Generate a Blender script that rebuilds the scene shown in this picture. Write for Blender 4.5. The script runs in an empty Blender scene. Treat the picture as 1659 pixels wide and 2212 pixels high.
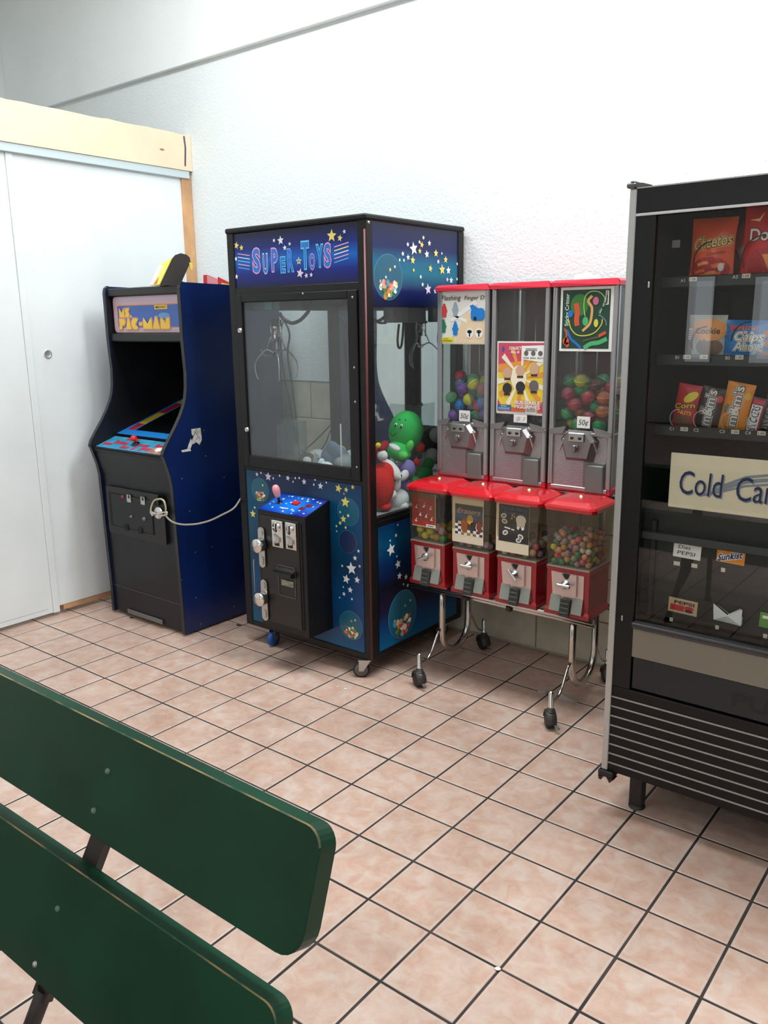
import bpy, math, random
from mathutils import Vector, Matrix, Euler

scene = bpy.context.scene
COL = scene.collection
rnd = random.Random(7)

# ------------------------------------------------------------------ camera
FPX = 1798.985                      # focal length in pixels of the 1659 x 2212 frame
YAW, PITCH, ROLL = -0.6719253, -0.2256704, -0.0134729
CAM = Vector((0.241, -1.911, 1.524))
FW = Vector((math.sin(YAW) * math.cos(PITCH), math.cos(YAW) * math.cos(PITCH), math.sin(PITCH)))
_r = FW.cross(Vector((0, 0, 1))).normalized()
_u = _r.cross(FW)
RT = math.cos(ROLL) * _r + math.sin(ROLL) * _u
UP = -math.sin(ROLL) * _r + math.cos(ROLL) * _u
cam_data = bpy.data.cameras.new('camera')
cam_data.sensor_fit = 'VERTICAL'
cam_data.sensor_height = 36.0
cam_data.sensor_width = 27.0
cam_data.lens = FPX / 2212.0 * 36.0
cam_data.clip_start = 0.02
cam = bpy.data.objects.new('camera', cam_data)
cam.matrix_world = Matrix(((RT.x, UP.x, -FW.x, CAM.x), (RT.y, UP.y, -FW.y, CAM.y),
                           (RT.z, UP.z, -FW.z, CAM.z), (0, 0, 0, 1)))
COL.objects.link(cam)
scene.camera = cam

# ------------------------------------------------------------------ world, lamps, exposure
world = bpy.data.worlds.new('world')
scene.world = world
world.use_nodes = True
world.node_tree.nodes['Background'].inputs[0].default_value = (0.9, 0.96, 1.0, 1)
world.node_tree.nodes['Background'].inputs[1].default_value = 0.5
scene.view_settings.view_transform = 'Standard'
scene.view_settings.look = 'None'
scene.view_settings.gamma = 1.0
scene.view_settings.exposure = -0.29
scene.view_settings.use_curve_mapping = False
try:
    scene.cycles.transparent_max_bounces = 24
    scene.cycles.max_bounces = 10
    scene.cycles.diffuse_bounces = 5
    scene.cycles.glossy_bounces = 5
    scene.cycles.sample_clamp_indirect = 4.0
except Exception:
    pass


def area(name, loc, sx, sy, watts, rot=(0, 0, 0), color=(1, 1, 1)):
    l = bpy.data.lights.new(name, 'AREA')
    l.shape = 'RECTANGLE'
    l.size, l.size_y = sx, sy
    l.energy = watts
    l.color = color
    o = bpy.data.objects.new(name, l)
    o.location = loc
    o.rotation_euler = rot
    COL.objects.link(o)
    return o


ZC = 4.0                                          # ceiling height
FIXTURES = [(-0.15, 0.70, 150), (-2.5, 0.10, 78), (1.1, -2.4, 20), (-2.6, -3.6, 30), (0.6, -5.2, 30), (-3.0, -6.6, 30)]
COOL = (0.925, 0.985, 1.0)
for fx, fy, w in FIXTURES:                        # light of the ceiling fixtures (housings are built below)
    area('fluorescent_light', (fx, fy, ZC - 0.13), 2.3, 0.5, w, color=COOL)
WINDOWS = [(-3.90, -3.55, 0.9, 2.06), (-3.02, -2.2, 0.9, 2.03), (-1.2, 1.6, 0.5, 2.6)]  # the last, widest window is unseen and added for frontal fill light
for wx0, wx1, wz0, wz1 in WINDOWS:                # daylight through the windows of the far wall
    area('window_daylight', ((wx0 + wx1) / 2, -9.50, (wz0 + wz1) / 2), wx1 - wx0, wz1 - wz0,
         9 * (wx1 - wx0) * (wz1 - wz0), rot=(math.pi / 2, 0, 0), color=(0.92, 0.97, 1.0))


# ------------------------------------------------------------------ pixel -> place on a known surface
def ray(x, y):
    return FW + (x - 829.5) / FPX * RT - (y - 1106.0) / FPX * UP


def at_x(x, y, X):
    d = ray(x, y)
    return CAM + d * ((X - CAM.x) / d.x)


def at_y(x, y, Y):
    d = ray(x, y)
    return CAM + d * ((Y - CAM.y) / d.y)


def at_z(x, y, Z):
    d = ray(x, y)
    return CAM + d * ((Z - CAM.z) / d.z)


def project(p):
    d = Vector(p) - CAM
    z = d.dot(FW)
    return 829.5 + FPX * d.dot(RT) / z, 1106 - FPX * d.dot(UP) / z, z


# ------------------------------------------------------------------ materials
def lin(c):
    c = c / 255.0
    return c / 12.92 if c <= 0.04045 else ((c + 0.055) / 1.055) ** 2.4


def S(r, g, b):
    return (lin(r), lin(g), lin(b), 1.0)


MATS = {}


def M(name, rgb=(200, 200, 200), rough=0.5, metal=0.0, spec=0.5, vary=0.0, vscale=6.0, bump=0.0, bscale=60.0, coat=0.0, emit=0.0, rand=0.0):
    """procedural principled material; vary = soft colour mottling, bump = fine relief"""
    if name in MATS:
        return MATS[name]
    m = bpy.data.materials.new(name)
    m.use_nodes = True
    nt = m.node_tree
    b = nt.nodes['Principled BSDF']
    b.inputs['Base Color'].default_value = S(*rgb)
    b.inputs['Roughness'].default_value = rough
    b.inputs['Metallic'].default_value = metal
    b.inputs['Specular IOR Level'].default_value = spec
    b.inputs['Coat Weight'].default_value = coat
    if emit:
        b.inputs['Emission Color'].default_value = S(*rgb)
        b.inputs['Emission Strength'].default_value = emit
    if vary or bump:
        tc = nt.nodes.new('ShaderNodeTexCoord')
    if vary:
        n = nt.nodes.new('ShaderNodeTexNoise')
        n.inputs['Scale'].default_value = vscale
        n.inputs['Detail'].default_value = 5
        nt.links.new(tc.outputs['Object'], n.inputs['Vector'])
        ramp = nt.nodes.new('ShaderNodeValToRGB')
        lo = [max(0, c * (1 - vary)) for c in rgb]
        hi = [min(255, c * (1 + vary)) for c in rgb]
        ramp.color_ramp.elements[0].position = 0.3
        ramp.color_ramp.elements[1].position = 0.7
        ramp.color_ramp.elements[0].color = S(*lo)
        ramp.color_ramp.elements[1].color = S(*hi)
        nt.links.new(n.outputs['Fac'], ramp.inputs['Fac'])
        nt.links.new(ramp.outputs['Color'], b.inputs['Base Color'])
    if bump:
        n2 = nt.nodes.new('ShaderNodeTexNoise')
        n2.inputs['Scale'].default_value = bscale
        n2.inputs['Detail'].default_value = 4
        nt.links.new(tc.outputs['Object'], n2.inputs['Vector'])
        bp = nt.nodes.new('ShaderNodeBump')
        bp.inputs['Strength'].default_value = bump
        bp.inputs['Distance'].default_value = 0.01
        nt.links.new(n2.outputs['Fac'], bp.inputs['Height'])
        nt.links.new(bp.outputs['Normal'], b.inputs['Normal'])
    MATS[name] = m
    return m


def glass(name, tint=(235, 242, 240), ior=1.45, rough=0.0, haze=0.0):
    """thin clear pane: transparent with Fresnel reflection, haze = dusty diffuse share"""
    if name in MATS:
        return MATS[name]
    m = bpy.data.materials.new(name)
    m.use_nodes = True
    nt = m.node_tree
    nt.nodes.remove(nt.nodes['Principled BSDF'])
    out = nt.nodes['Material Output']
    t = nt.nodes.new('ShaderNodeBsdfTransparent')
    t.inputs[0].default_value = S(*tint)
    g = nt.nodes.new('ShaderNodeBsdfGlossy')
    g.inputs['Roughness'].default_value = rough
    # two-sided Schlick reflectance, the same from either face of the pane
    geo = nt.nodes.new('ShaderNodeNewGeometry')
    dot = nt.nodes.new('ShaderNodeVectorMath')
    dot.operation = 'DOT_PRODUCT'
    nt.links.new(geo.outputs['Incoming'], dot.inputs[0])
    nt.links.new(geo.outputs['Normal'], dot.inputs[1])
    ab = nt.nodes.new('ShaderNodeMath')
    ab.operation = 'ABSOLUTE'
    nt.links.new(dot.outputs['Value'], ab.inputs[0])
    om = nt.nodes.new('ShaderNodeMath')
    om.operation = 'SUBTRACT'
    om.inputs[0].default_value = 1.0
    nt.links.new(ab.outputs[0], om.inputs[1])
    pw = nt.nodes.new('ShaderNodeMath')
    pw.operation = 'POWER'
    pw.inputs[1].default_value = 5.0
    nt.links.new(om.outputs[0], pw.inputs[0])
    f0 = ((ior - 1) / (ior + 1)) ** 2
    f = nt.nodes.new('ShaderNodeMath')
    f.operation = 'MULTIPLY_ADD'
    f.inputs[1].default_value = 1 - f0
    f.inputs[2].default_value = f0
    nt.links.new(pw.outputs[0], f.inputs[0])
    mix = nt.nodes.new('ShaderNodeMixShader')
    nt.links.new(f.outputs[0], mix.inputs[0])
    nt.links.new(t.outputs[0], mix.inputs[1])
    nt.links.new(g.outputs[0], mix.inputs[2])
    last = mix
    if haze:
        d = nt.nodes.new('ShaderNodeBsdfDiffuse')
        d.inputs[0].default_value = S(*tint)
        mx = nt.nodes.new('ShaderNodeMixShader')
        mx.inputs[0].default_value = haze
        nt.links.new(mix.outputs[0], mx.inputs[1])
        nt.links.new(d.outputs[0], mx.inputs[2])
        last = mx
    nt.links.new(last.outputs[0], out.inputs['Surface'])
    MATS[name] = m
    return m


def grad(name, axis, stops, rough=0.3, axis2=None, stops2=None):
    """printed colour gradient across a panel (along its own bounding box)"""
    if name in MATS:
        return MATS[name]
    m = M(name, (10, 20, 60), rough, spec=.3)
    nt = m.node_tree
    tc = nt.nodes.new('ShaderNodeTexCoord')
    sp = nt.nodes.new('ShaderNodeSeparateXYZ')
    nt.links.new(tc.outputs['Generated'], sp.inputs[0])

    def ramp(ax, st):
        r = nt.nodes.new('ShaderNodeValToRGB')
        cr = r.color_ramp
        while len(cr.elements) < len(st):
            cr.elements.new(0.5)
        for e, (p, c) in zip(cr.elements, st):
            e.position = p
            e.color = S(*c)
        nt.links.new(sp.outputs['XYZ'.index(ax)], r.inputs[0])
        return r
    r1 = ramp(axis, stops)
    outc = r1.outputs['Color']
    if axis2:
        r2 = ramp(axis2, stops2)
        mx = nt.nodes.new('ShaderNodeMixRGB')
        mx.inputs[0].default_value = 0.5
        nt.links.new(outc, mx.inputs[1])
        nt.links.new(r2.outputs['Color'], mx.inputs[2])
        outc = mx.outputs[0]
    nt.links.new(outc, nt.nodes['Principled BSDF'].inputs['Base Color'])
    return m


# ------------------------------------------------------------------ mesh building
class MB:
    """collects shapes in world coordinates and links them as ONE mesh object"""

    def __init__(self, mat=None):
        self.v, self.f, self.fm, self.fs, self.mats = [], [], [], [], []
        self.cur = 0
        if mat:
            self.use(mat)

    def use(self, mat):
        if mat not in self.mats:
            self.mats.append(mat)
        self.cur = self.mats.index(mat)
        return self

    def add(self, verts, faces, smooth=False):
        o = len(self.v)
        self.v += [tuple(p) for p in verts]
        for f in faces:
            self.f.append([i + o for i in f])
            self.fm.append(self.cur)
            self.fs.append(smooth)
        return self

    def poly(self, pts, smooth=False):
        return self.add(pts, [list(range(len(pts)))], smooth)

    def box(self, x0, x1, y0, y1, z0, z1, b=0.0, rot=None, piv=None):
        if x0 > x1: x0, x1 = x1, x0
        if y0 > y1: y0, y1 = y1, y0
        if z0 > z1: z0, z1 = z1, z0
        lo, hi = (x0, y0, z0), (x1, y1, z1)
        b = min(b, (x1 - x0) * .49, (y1 - y0) * .49, (z1 - z0) * .49)
        V, idx, F = [], {}, []
        if b <= 0:
            for s in [(i, j, k) for i in (0, 1) for j in (0, 1) for k in (0, 1)]:
                idx[s] = len(V)
                V.append([(lo[a], hi[a])[s[a]] for a in range(3)])
            F = [[idx[q] for q in fc] for fc in (
                ((0, 0, 0), (0, 0, 1), (0, 1, 1), (0, 1, 0)), ((1, 0, 0), (1, 1, 0), (1, 1, 1), (1, 0, 1)),
                ((0, 0, 0), (1, 0, 0), (1, 0, 1), (0, 0, 1)), ((0, 1, 0), (0, 1, 1), (1, 1, 1), (1, 1, 0)),
                ((0, 0, 0), (0, 1, 0), (1, 1, 0), (1, 0, 0)), ((0, 0, 1), (1, 0, 1), (1, 1, 1), (0, 1, 1)))]
        else:
            for s in [(i, j, k) for i in (0, 1) for j in (0, 1) for k in (0, 1)]:
                for ax in range(3):
                    idx[s + (ax,)] = len(V)
                    V.append([(lo[a], hi[a])[s[a]] + (0 if a == ax else (b, -b)[s[a]]) for a in range(3)])
            for ax in range(3):
                a1, a2 = [a for a in range(3) if a != ax]
                for sg in (0, 1):
                    q = []
                    for i, j in ((0, 0), (1, 0), (1, 1), (0, 1)):
                        s = [0, 0, 0]
                        s[ax], s[a1], s[a2] = sg, i, j
                        q.append(idx[tuple(s) + (ax,)])
                    F.append(q)
                for i in (0, 1):
                    for j in (0, 1):
                        s0, s1 = [0, 0, 0], [0, 0, 0]
                        s0[a1] = s1[a1] = i
                        s0[a2] = s1[a2] = j
                        s1[ax] = 1
                        F.append([idx[tuple(s0) + (a1,)], idx[tuple(s0) + (a2,)], idx[tuple(s1) + (a2,)], idx[tuple(s1) + (a1,)]])
            for s in [(i, j, k) for i in (0, 1) for j in (0, 1) for k in (0, 1)]:
                F.append([idx[s + (0,)], idx[s + (1,)], idx[s + (2,)]])
        if rot is not None:
            R = rot if isinstance(rot, Matrix) else Euler(rot).to_matrix()
            p = Vector(piv) if piv else Vector(((x0 + x1) / 2, (y0 + y1) / 2, (z0 + z1) / 2))
            V = [R @ (Vector(q) - p) + p for q in V]
        c = Vector((0, 0, 0))
        for q in V: c += Vector(q)
        c /= len(V)
        FF = []
        for f in F:
            a, bb, cc = Vector(V[f[0]]), Vector(V[f[1]]), Vector(V[f[2]])
            n = (bb - a).cross(cc - a)
            FF.append(f if n.dot(a - c) >= 0 else f[::-1])
        return self.add(V, FF)

    def prism(self, pts, ext, smooth_sides=False):
        n = len(pts)
        e = Vector(ext)
        A = [Vector(p) for p in pts]
        nrm = Vector((0, 0, 0))
        for i in range(n):
            nrm += A[i].cross(A[(i + 1) % n])
        if nrm.dot(e) > 0:
            A = A[::-1]
        B = [p + e for p in A]
        o = len(self.v)
        self.add(A + B, [list(range(n)), [n + i for i in range(n)][::-1]])
        sides = [[i, i + n, (i + 1) % n + n, (i + 1) % n] for i in range(n)]
        for f in sides:
            self.f.append([o + i for i in f])
            self.fm.append(self.cur)
            self.fs.append(smooth_sides)
        return self

    def tube(self, path, r, n=10, caps=True, closed=False):
        P = [Vector(p) for p in path]
        k = len(P)
        rs = r if isinstance(r, (list, tuple)) else [r] * k
        T = []
        for i in range(k):
            if closed:
                t = P[(i + 1) % k] - P[i - 1]
            else:
                t = P[min(i + 1, k - 1)] - P[max(i - 1, 0)]
            T.append(t.normalized() if t.length > 1e-9 else Vector((0, 0, 1)))
        a = Vector((0, 0, 1)) if abs(T[0].z) < 0.9 else Vector((1, 0, 0))
        nn = T[0].cross(a).normalized()
        V, F = [], []
        for i in range(k):
            nn = (nn - T[i] * nn.dot(T[i])).normalized()
            bb = T[i].cross(nn)
            for j in range(n):
                an = 2 * math.pi * j / n
                V.append(P[i] + rs[i] * (math.cos(an) * nn + math.sin(an) * bb))
        for i in range(k if closed else k - 1):
            i2 = (i + 1) % k
            for j in range(n):
                F.append([i * n + j, i * n + (j + 1) % n, i2 * n + (j + 1) % n, i2 * n + j])
        self.add(V, F, True)
        if caps and not closed:
            o = len(self.v) - len(V)
            for ring in (range(n - 1, -1, -1), range((k - 1) * n, k * n)):
                self.f.append([o + q for q in ring])
                self.fm.append(self.cur)
                self.fs.append(False)
        return self

    def lathe(self, prof, org, axis=(0, 0, 1), n=16, smooth=True):
        ax = Vector(axis).normalized()
        a = Vector((0, 0, 1)) if abs(ax.z) < 0.9 else Vector((1, 0, 0))
        u = ax.cross(a).normalized()
        w = ax.cross(u)
        O = Vector(org)
        V, F = [], []
        for rr, h in prof:
            for j in range(n):
                t = 2 * math.pi * j / n
                V.append(O + ax * h + rr * (math.cos(t) * u + math.sin(t) * w))
        for i in range(len(prof) - 1):
            for j in range(n):
                F.append([i * n + j, i * n + (j + 1) % n, (i + 1) * n + (j + 1) % n, (i + 1) * n + j])
        self.add(V, F, smooth)
        o = len(self.v) - len(V)
        for ring, rr in ((range(n), prof[0][0]), (range((len(prof) - 1) * n, len(prof) * n), prof[-1][0])):
            if rr > 1e-5:
                self.f.append([o + q for q in ring])
                self.fm.append(self.cur)
                self.fs.append(False)
        return self

    def ell(self, c, r, rot=(0, 0, 0), nu=16, nv=10, v0=0.0, v1=1.0):
        R = Euler(rot).to_matrix()
        c = Vector(c)
        V, F = [], []
        for i in range(nv + 1):
            th = math.pi * (v0 + (v1 - v0) * i / nv)
            for j in range(nu):
                ph = 2 * math.pi * j / nu
                V.append(c + R @ Vector((r[0] * math.sin(th) * math.cos(ph), r[1] * math.sin(th) * math.sin(ph), r[2] * math.cos(th))))
        for i in range(nv):
            for j in range(nu):
                F.append([i * nu + j, (i + 1) * nu + j, (i + 1) * nu + (j + 1) % nu, i * nu + (j + 1) % nu])
        return self.add(V, F, True)

    def mesh(self, name, org=(0, 0, 0)):
        me = bpy.data.meshes.new(name)
        ox, oy, oz = org
        me.from_pydata([(x - ox, y - oy, z - oz) for x, y, z in self.v], [], self.f)
        for m in self.mats:
            me.materials.append(m)
        me.polygons.foreach_set('material_index', self.fm)
        me.polygons.foreach_set('use_smooth', self.fs)
        me.update()
        return me

    def build(self, name, parent=None, org=None, label=None):
        """parts take the origin of their thing; a top-level mesh takes org"""
        if parent is not None:
            w = Vector(parent['_o'])
            o = bpy.data.objects.new(name, self.mesh(name, w))
            COL.objects.link(o)
            o.parent = parent
            o['_o'] = list(w)
        else:
            w = Vector(org) if org is not None else Vector((0, 0, 0))
            o = bpy.data.objects.new(name, self.mesh(name, w))
            COL.objects.link(o)
            o.location = w
            o['_o'] = list(w)
        if label:
            o['label'] = label
        return o


def tag(o, label, cat, group=None):
    o['label'] = label
    o['category'] = cat
    if group:
        o['group'] = group
    return o


def thing(name, label, cat, loc, group=None):
    o = bpy.data.objects.new(name, None)
    o.empty_display_size = 0.05
    COL.objects.link(o)
    o.location = loc
    o['_o'] = list(loc)
    return tag(o, label, cat, group)


def struct(mb, name):
    o = mb.build(name)
    o['kind'] = 'structure'
    return o


# ------------------------------------------------------------------ flat print
_tc = {}


def text_shape(s, bold=0.0, shear=0.0, space=1.0):
    k = (s, bold, shear, space)
    if k in _tc:
        return _tc[k]
    cu = bpy.data.curves.new('lettering', 'FONT')
    cu.body = s
    cu.size = 1.0
    cu.offset = bold
    cu.shear = shear
    cu.space_character = space
    cu.resolution_u = 3
    cu.fill_mode = 'FRONT'
    o = bpy.data.objects.new('lettering', cu)
    COL.objects.link(o)
    dg = bpy.context.evaluated_depsgraph_get()
    me = bpy.data.meshes.new_from_object(o.evaluated_get(dg))
    V = [(v.co.x, v.co.y) for v in me.vertices]
    F = [list(p.vertices) for p in me.polygons]
    bpy.data.objects.remove(o)
    bpy.data.meshes.remove(me)
    bpy.data.curves.remove(cu)
    _tc[k] = (V, F)
    return _tc[k]


_ll = {}


def letter_layers(s, bold, shear, space):
    k = (s, bold, shear, space)
    if k not in _ll:
        V, F = text_shape(*k)
        par = list(range(len(V)))

        def find(i):
            while par[i] != i:
                par[i] = par[par[i]]
                i = par[i]
            return i
        for f in F:
            for q in f[1:]:
                par[find(q)] = find(f[0])
        roots = {}
        for i in range(len(V)):
            r = find(i)
            roots[r] = min(roots.get(r, 9e9), V[i][0])
        order = {r: n % 3 for n, r in enumerate(sorted(roots, key=roots.get))}
        _ll[k] = [order[find(i)] for i in range(len(V))]
    return _ll[k]


def curve(pts, k=5):
    """smooth path through points (Catmull-Rom)"""
    P = [Vector(p) for p in pts]
    out = []
    for i in range(len(P) - 1):
        a, b, c, d = P[max(i - 1, 0)], P[i], P[i + 1], P[min(i + 2, len(P) - 1)]
        for j in range(k):
            t = j / k
            out.append(.5 * (2 * b + (c - a) * t + (2 * a - 5 * b + 4 * c - d) * t * t + (3 * b - a - 3 * c + d) * t ** 3))
    out.append(P[-1])
    return out


class Print:
    """flat print on a surface: origin O, directions U, V, normal N, optional bulge h(u, v)"""

    def __init__(self, mb, O, U, V, h=None, eps=0.0005):
        self.mb, self.O = mb, Vector(O)
        self.U, self.V = Vector(U).normalized(), Vector(V).normalized()
        self.N = self.U.cross(self.V)
        self.h, self.eps = h, eps

    def P(self, u, v, l):
        return self.O + self.U * u + self.V * v + self.N * (l * self.eps + (self.h(u, v) if self.h else 0))

    def px(self, x, y):
        d = ray(x, y)
        p = CAM + d * ((self.O - CAM).dot(self.N) / d.dot(self.N)) - self.O
        return p.dot(self.U), p.dot(self.V)

    def mpp(self, x, y):
        d = ray(x, y)
        return ((self.O - CAM).dot(self.N) / d.dot(self.N)) / FPX * d.length

    def poly(self, pts, mat, l=1):
        self.mb.use(mat).poly([self.P(u, v, l) for u, v in pts])

    def rect(self, u0, v0, u1, v1, mat, l=1):
        n = 6 if self.h else 1
        self.mb.use(mat)
        for i in range(n):
            for j in range(n):
                a, b = u0 + (u1 - u0) * i / n, u0 + (u1 - u0) * (i + 1) / n
                c, d = v0 + (v1 - v0) * j / n, v0 + (v1 - v0) * (j + 1) / n
                self.mb.poly([self.P(a, c, l), self.P(b, c, l), self.P(b, d, l), self.P(a, d, l)])

    def disc(self, u, v, ru, rv, mat, l=1, n=18, rot=0.0, rings=1, r0=0.0):
        self.mb.use(mat)
        if self.h:
            rings = 4
        cr, sr = math.cos(rot), math.sin(rot)

        def pt(t, k):
            a, b = ru * k * math.cos(t), rv * k * math.sin(t)
            return self.P(u + a * cr - b * sr, v + a * sr + b * cr, l)
        if rings == 1 and r0 == 0:
            self.mb.poly([pt(2 * math.pi * i / n, 1) for i in range(n)])
            return
        for q in range(rings):
            k0, k1 = r0 + (1 - r0) * q / rings, r0 + (1 - r0) * (q + 1) / rings
            for i in range(n):
                t0, t1 = 2 * math.pi * i / n, 2 * math.pi * (i + 1) / n
                if k0 < 1e-6:
                    self.mb.poly([pt(t0, k1), pt(t1, k1), pt(0, 0)])
                else:
                    self.mb.poly([pt(t0, k0), pt(t0, k1), pt(t1, k1), pt(t1, k0)])

    def star(self, u, v, r, mat, l=1, rot=0.0, k=0.45, n=5):
        pts = []
        for i in range(2 * n):
            a = math.pi / 2 + rot + math.pi * i / n
            q = r if i % 2 == 0 else r * k
            pts.append((u + q * math.cos(a), v + q * math.sin(a)))
        self.poly(pts, mat, l)

    def line(self, pts, w, mat, l=1, smooth=False):
        if smooth:
            pts = [(p.x, p.y) for p in curve([(a, b, 0) for a, b in pts], 5)]
        self.mb.use(mat)
        lo, hi = [], []
        n = len(pts)
        for i, (a, b) in enumerate(pts):
            a0, b0 = pts[max(i - 1, 0)]
            a1, b1 = pts[min(i + 1, n - 1)]
            L = math.hypot(a1 - a0, b1 - b0) or 1e-6
            nx, ny = -(b1 - b0) / L * w / 2, (a1 - a0) / L * w / 2
            lo.append(self.P(a - nx, b - ny, l))
            hi.append(self.P(a + nx, b + ny, l))
        self.mb.add(lo + hi, [[i, i + 1, n + i + 1, n + i] for i in range(n - 1)])

    def text(self, s, u, v, h, mat, l=1, width=None, bold=0.0, shear=0.0, rot=0.0, space=1.0, warp=None):
        """lettering centred on u, v: h = height of capitals, width = full width if given"""
        V, F = text_shape(s, bold, shear, space)
        if not V:
            return
        xs, ys = [p[0] for p in V], [p[1] for p in V]
        V0, _ = text_shape(s, 0.0, shear, space)
        x0, x1 = min(p[0] for p in V0), max(p[0] for p in V0)
        sy = h / 0.70
        sx = (width / (x1 - x0)) if width else sy
        cx, cy = (x0 + x1) / 2, 0.35
        cr, sr = math.cos(rot), math.sin(rot)
        lv = letter_layers(s, bold, shear, space)           # neighbours never share a plane
        out = []
        for (x, y), q in zip(V, lv):
            a, b = (x - cx) * sx, (y - cy) * sy
            if warp:
                a, b = warp(a, b)
            out.append(self.P(u + a * cr - b * sr, v + a * sr + b * cr, l + .25 * q))
        self.mb.use(mat).add(out, F)


def rrect(u0, v0, u1, v1, r, n=5):
    pts = []
    for cx, cy, a0 in ((u1 - r, v1 - r, 0), (u0 + r, v1 - r, 90), (u0 + r, v0 + r, 180), (u1 - r, v0 + r, 270)):
        for i in range(n + 1):
            a = math.radians(a0 + 90 * i / n)
            pts.append((cx + r * math.cos(a), cy + r * math.sin(a)))
    return pts


def arc(c, r, a0, a1, n, fn):
    return [fn(c[0] + r * math.cos(a0 + (a1 - a0) * i / n), c[1] + r * math.sin(a0 + (a1 - a0) * i / n)) for i in range(n + 1)]


def copy_tree(o, parent=None):
    c = o.copy()
    COL.objects.link(c)
    if parent is not None:
        c.parent = parent
    for ch in list(o.children):
        copy_tree(ch, c)
    return c


# common materials
BLACK = M('black_paint', (14, 14, 16), 0.45, vary=0.12, vscale=4)
BLACKP = M('black_plastic', (13, 13, 15), 0.35)
MATTE = M('matte_black', (8, 8, 9), 0.8)
CHROME = M('chrome', (215, 212, 208), 0.16, 1.0)
STEEL = M('brushed_steel', (190, 190, 188), 0.32, 1.0)
DULL = M('dull_grey_metal', (128, 128, 126), 0.45, 0.8)
WHITE = M('white_print', (238, 238, 234), 0.5)
PAPER = M('white_paper', (232, 232, 228), 0.7)
YEL = M('yellow_print', (236, 214, 92), 0.5)
INK = M('black_ink', (20, 20, 22), 0.5)
RUBBER = M('black_rubber', (28, 27, 27), 0.6)

# ================================================================== THE ROOM
XL, XR, YB, YF = -5.66, 3.6, 1.42, -9.6
TS = 0.205                                           # tile pitch


def tile_material():
    m = M('salmon_tile', (222, 190, 174), 0.3)
    nt = m.node_tree
    b = nt.nodes['Principled BSDF']
    geo = nt.nodes.new('ShaderNodeNewGeometry')
    oi = nt.nodes.new('ShaderNodeObjectInfo')
    mul = nt.nodes.new('ShaderNodeVectorMath')
    mul.operation = 'SCALE'
    mul.inputs[0].default_value = (37, 91, 13)
    nt.links.new(oi.outputs['Random'], mul.inputs['Scale'])
    add = nt.nodes.new('ShaderNodeVectorMath')
    nt.links.new(geo.outputs['Position'], add.inputs[0])
    nt.links.new(mul.outputs[0], add.inputs[1])
    n = nt.nodes.new('ShaderNodeTexNoise')
    n.inputs['Scale'].default_value = 19
    n.inputs['Detail'].default_value = 6
    n.inputs['Roughness'].default_value = 0.6
    n.inputs['Distortion'].default_value = 0.6
    nt.links.new(add.outputs[0], n.inputs['Vector'])
    r = nt.nodes.new('ShaderNodeValToRGB')
    e = r.color_ramp.elements
    e[0].position, e[0].color = 0.34, S(193, 156, 139)
    e[1].position, e[1].color = 0.66, S(205, 184, 172)
    k = r.color_ramp.elements.new(0.48)
    k.color = S(199, 168, 152)
    nt.links.new(n.outputs['Fac'], r.inputs[0])
    # scuffed dirt in broad soft patches
    n3 = nt.nodes.new('ShaderNodeTexNoise')
    n3.inputs['Scale'].default_value = 1.7
    n3.inputs['Detail'].default_value = 7
    n3.inputs['Roughness'].default_value = 0.7
    nt.links.new(geo.outputs['Position'], n3.inputs['Vector'])
    r3 = nt.nodes.new('ShaderNodeValToRGB')
    r3.color_ramp.elements[0].position, r3.color_ramp.elements[0].color = 0.36, (0.80, 0.77, 0.75, 1)
    r3.color_ramp.elements[1].position, r3.color_ramp.elements[1].color = 0.56, (1, 1, 1, 1)
    nt.links.new(n3.outputs['Fac'], r3.inputs[0])
    mx = nt.nodes.new('ShaderNodeMixRGB')
    mx.blend_type = 'MULTIPLY'
    mx.inputs[0].default_value = 1
    nt.links.new(r.outputs[0], mx.inputs[1])
    nt.links.new(r3.outputs[0], mx.inputs[2])
    # glaze worn paler along the edges of every tile
    sc = nt.nodes.new('ShaderNodeVectorMath')
    sc.operation = 'SCALE'
    sc.inputs['Scale'].default_value = 1 / TS
    nt.links.new(geo.outputs['Position'], sc.inputs[0])
    fr_ = nt.nodes.new('ShaderNodeVectorMath')
    fr_.operation = 'FRACTION'
    nt.links.new(sc.outputs[0], fr_.inputs[0])
    sb = nt.nodes.new('ShaderNodeVectorMath')
    sb.operation = 'SUBTRACT'
    sb.inputs[1].default_value = (.5, .5, .5)
    nt.links.new(fr_.outputs[0], sb.inputs[0])
    ab = nt.nodes.new('ShaderNodeVectorMath')
    ab.operation = 'ABSOLUTE'
    nt.links.new(sb.outputs[0], ab.inputs[0])
    sx = nt.nodes.new('ShaderNodeSeparateXYZ')
    nt.links.new(ab.outputs[0], sx.inputs[0])
    mxm = nt.nodes.new('ShaderNodeMath')
    mxm.operation = 'MAXIMUM'
    nt.links.new(sx.outputs[0], mxm.inputs[0])
    nt.links.new(sx.outputs[1], mxm.inputs[1])
    r5 = nt.nodes.new('ShaderNodeMapRange')
    r5.inputs['From Min'].default_value = .445
    r5.inputs['From Max'].default_value = .485
    r5.inputs['To Max'].default_value = .45
    nt.links.new(mxm.outputs[0], r5.inputs['Value'])
    mxe = nt.nodes.new('ShaderNodeMixRGB')
    mxe.inputs[2].default_value = S(212, 198, 188)
    nt.links.new(r5.outputs[0], mxe.inputs[0])
    nt.links.new(mx.outputs[0], mxe.inputs[1])
    nt.links.new(mxe.outputs[0], b.inputs['Base Color'])
    return m


TILE = tile_material()
GROUT = M('dark_grout', (50, 42, 40), 0.9, vary=0.35, vscale=9)
floor = struct(MB(GROUT).box(XL, XR, YF, YB, -0.06, -0.0016), 'floor')
g2, bt = 0.0036, 0.0022


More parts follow.
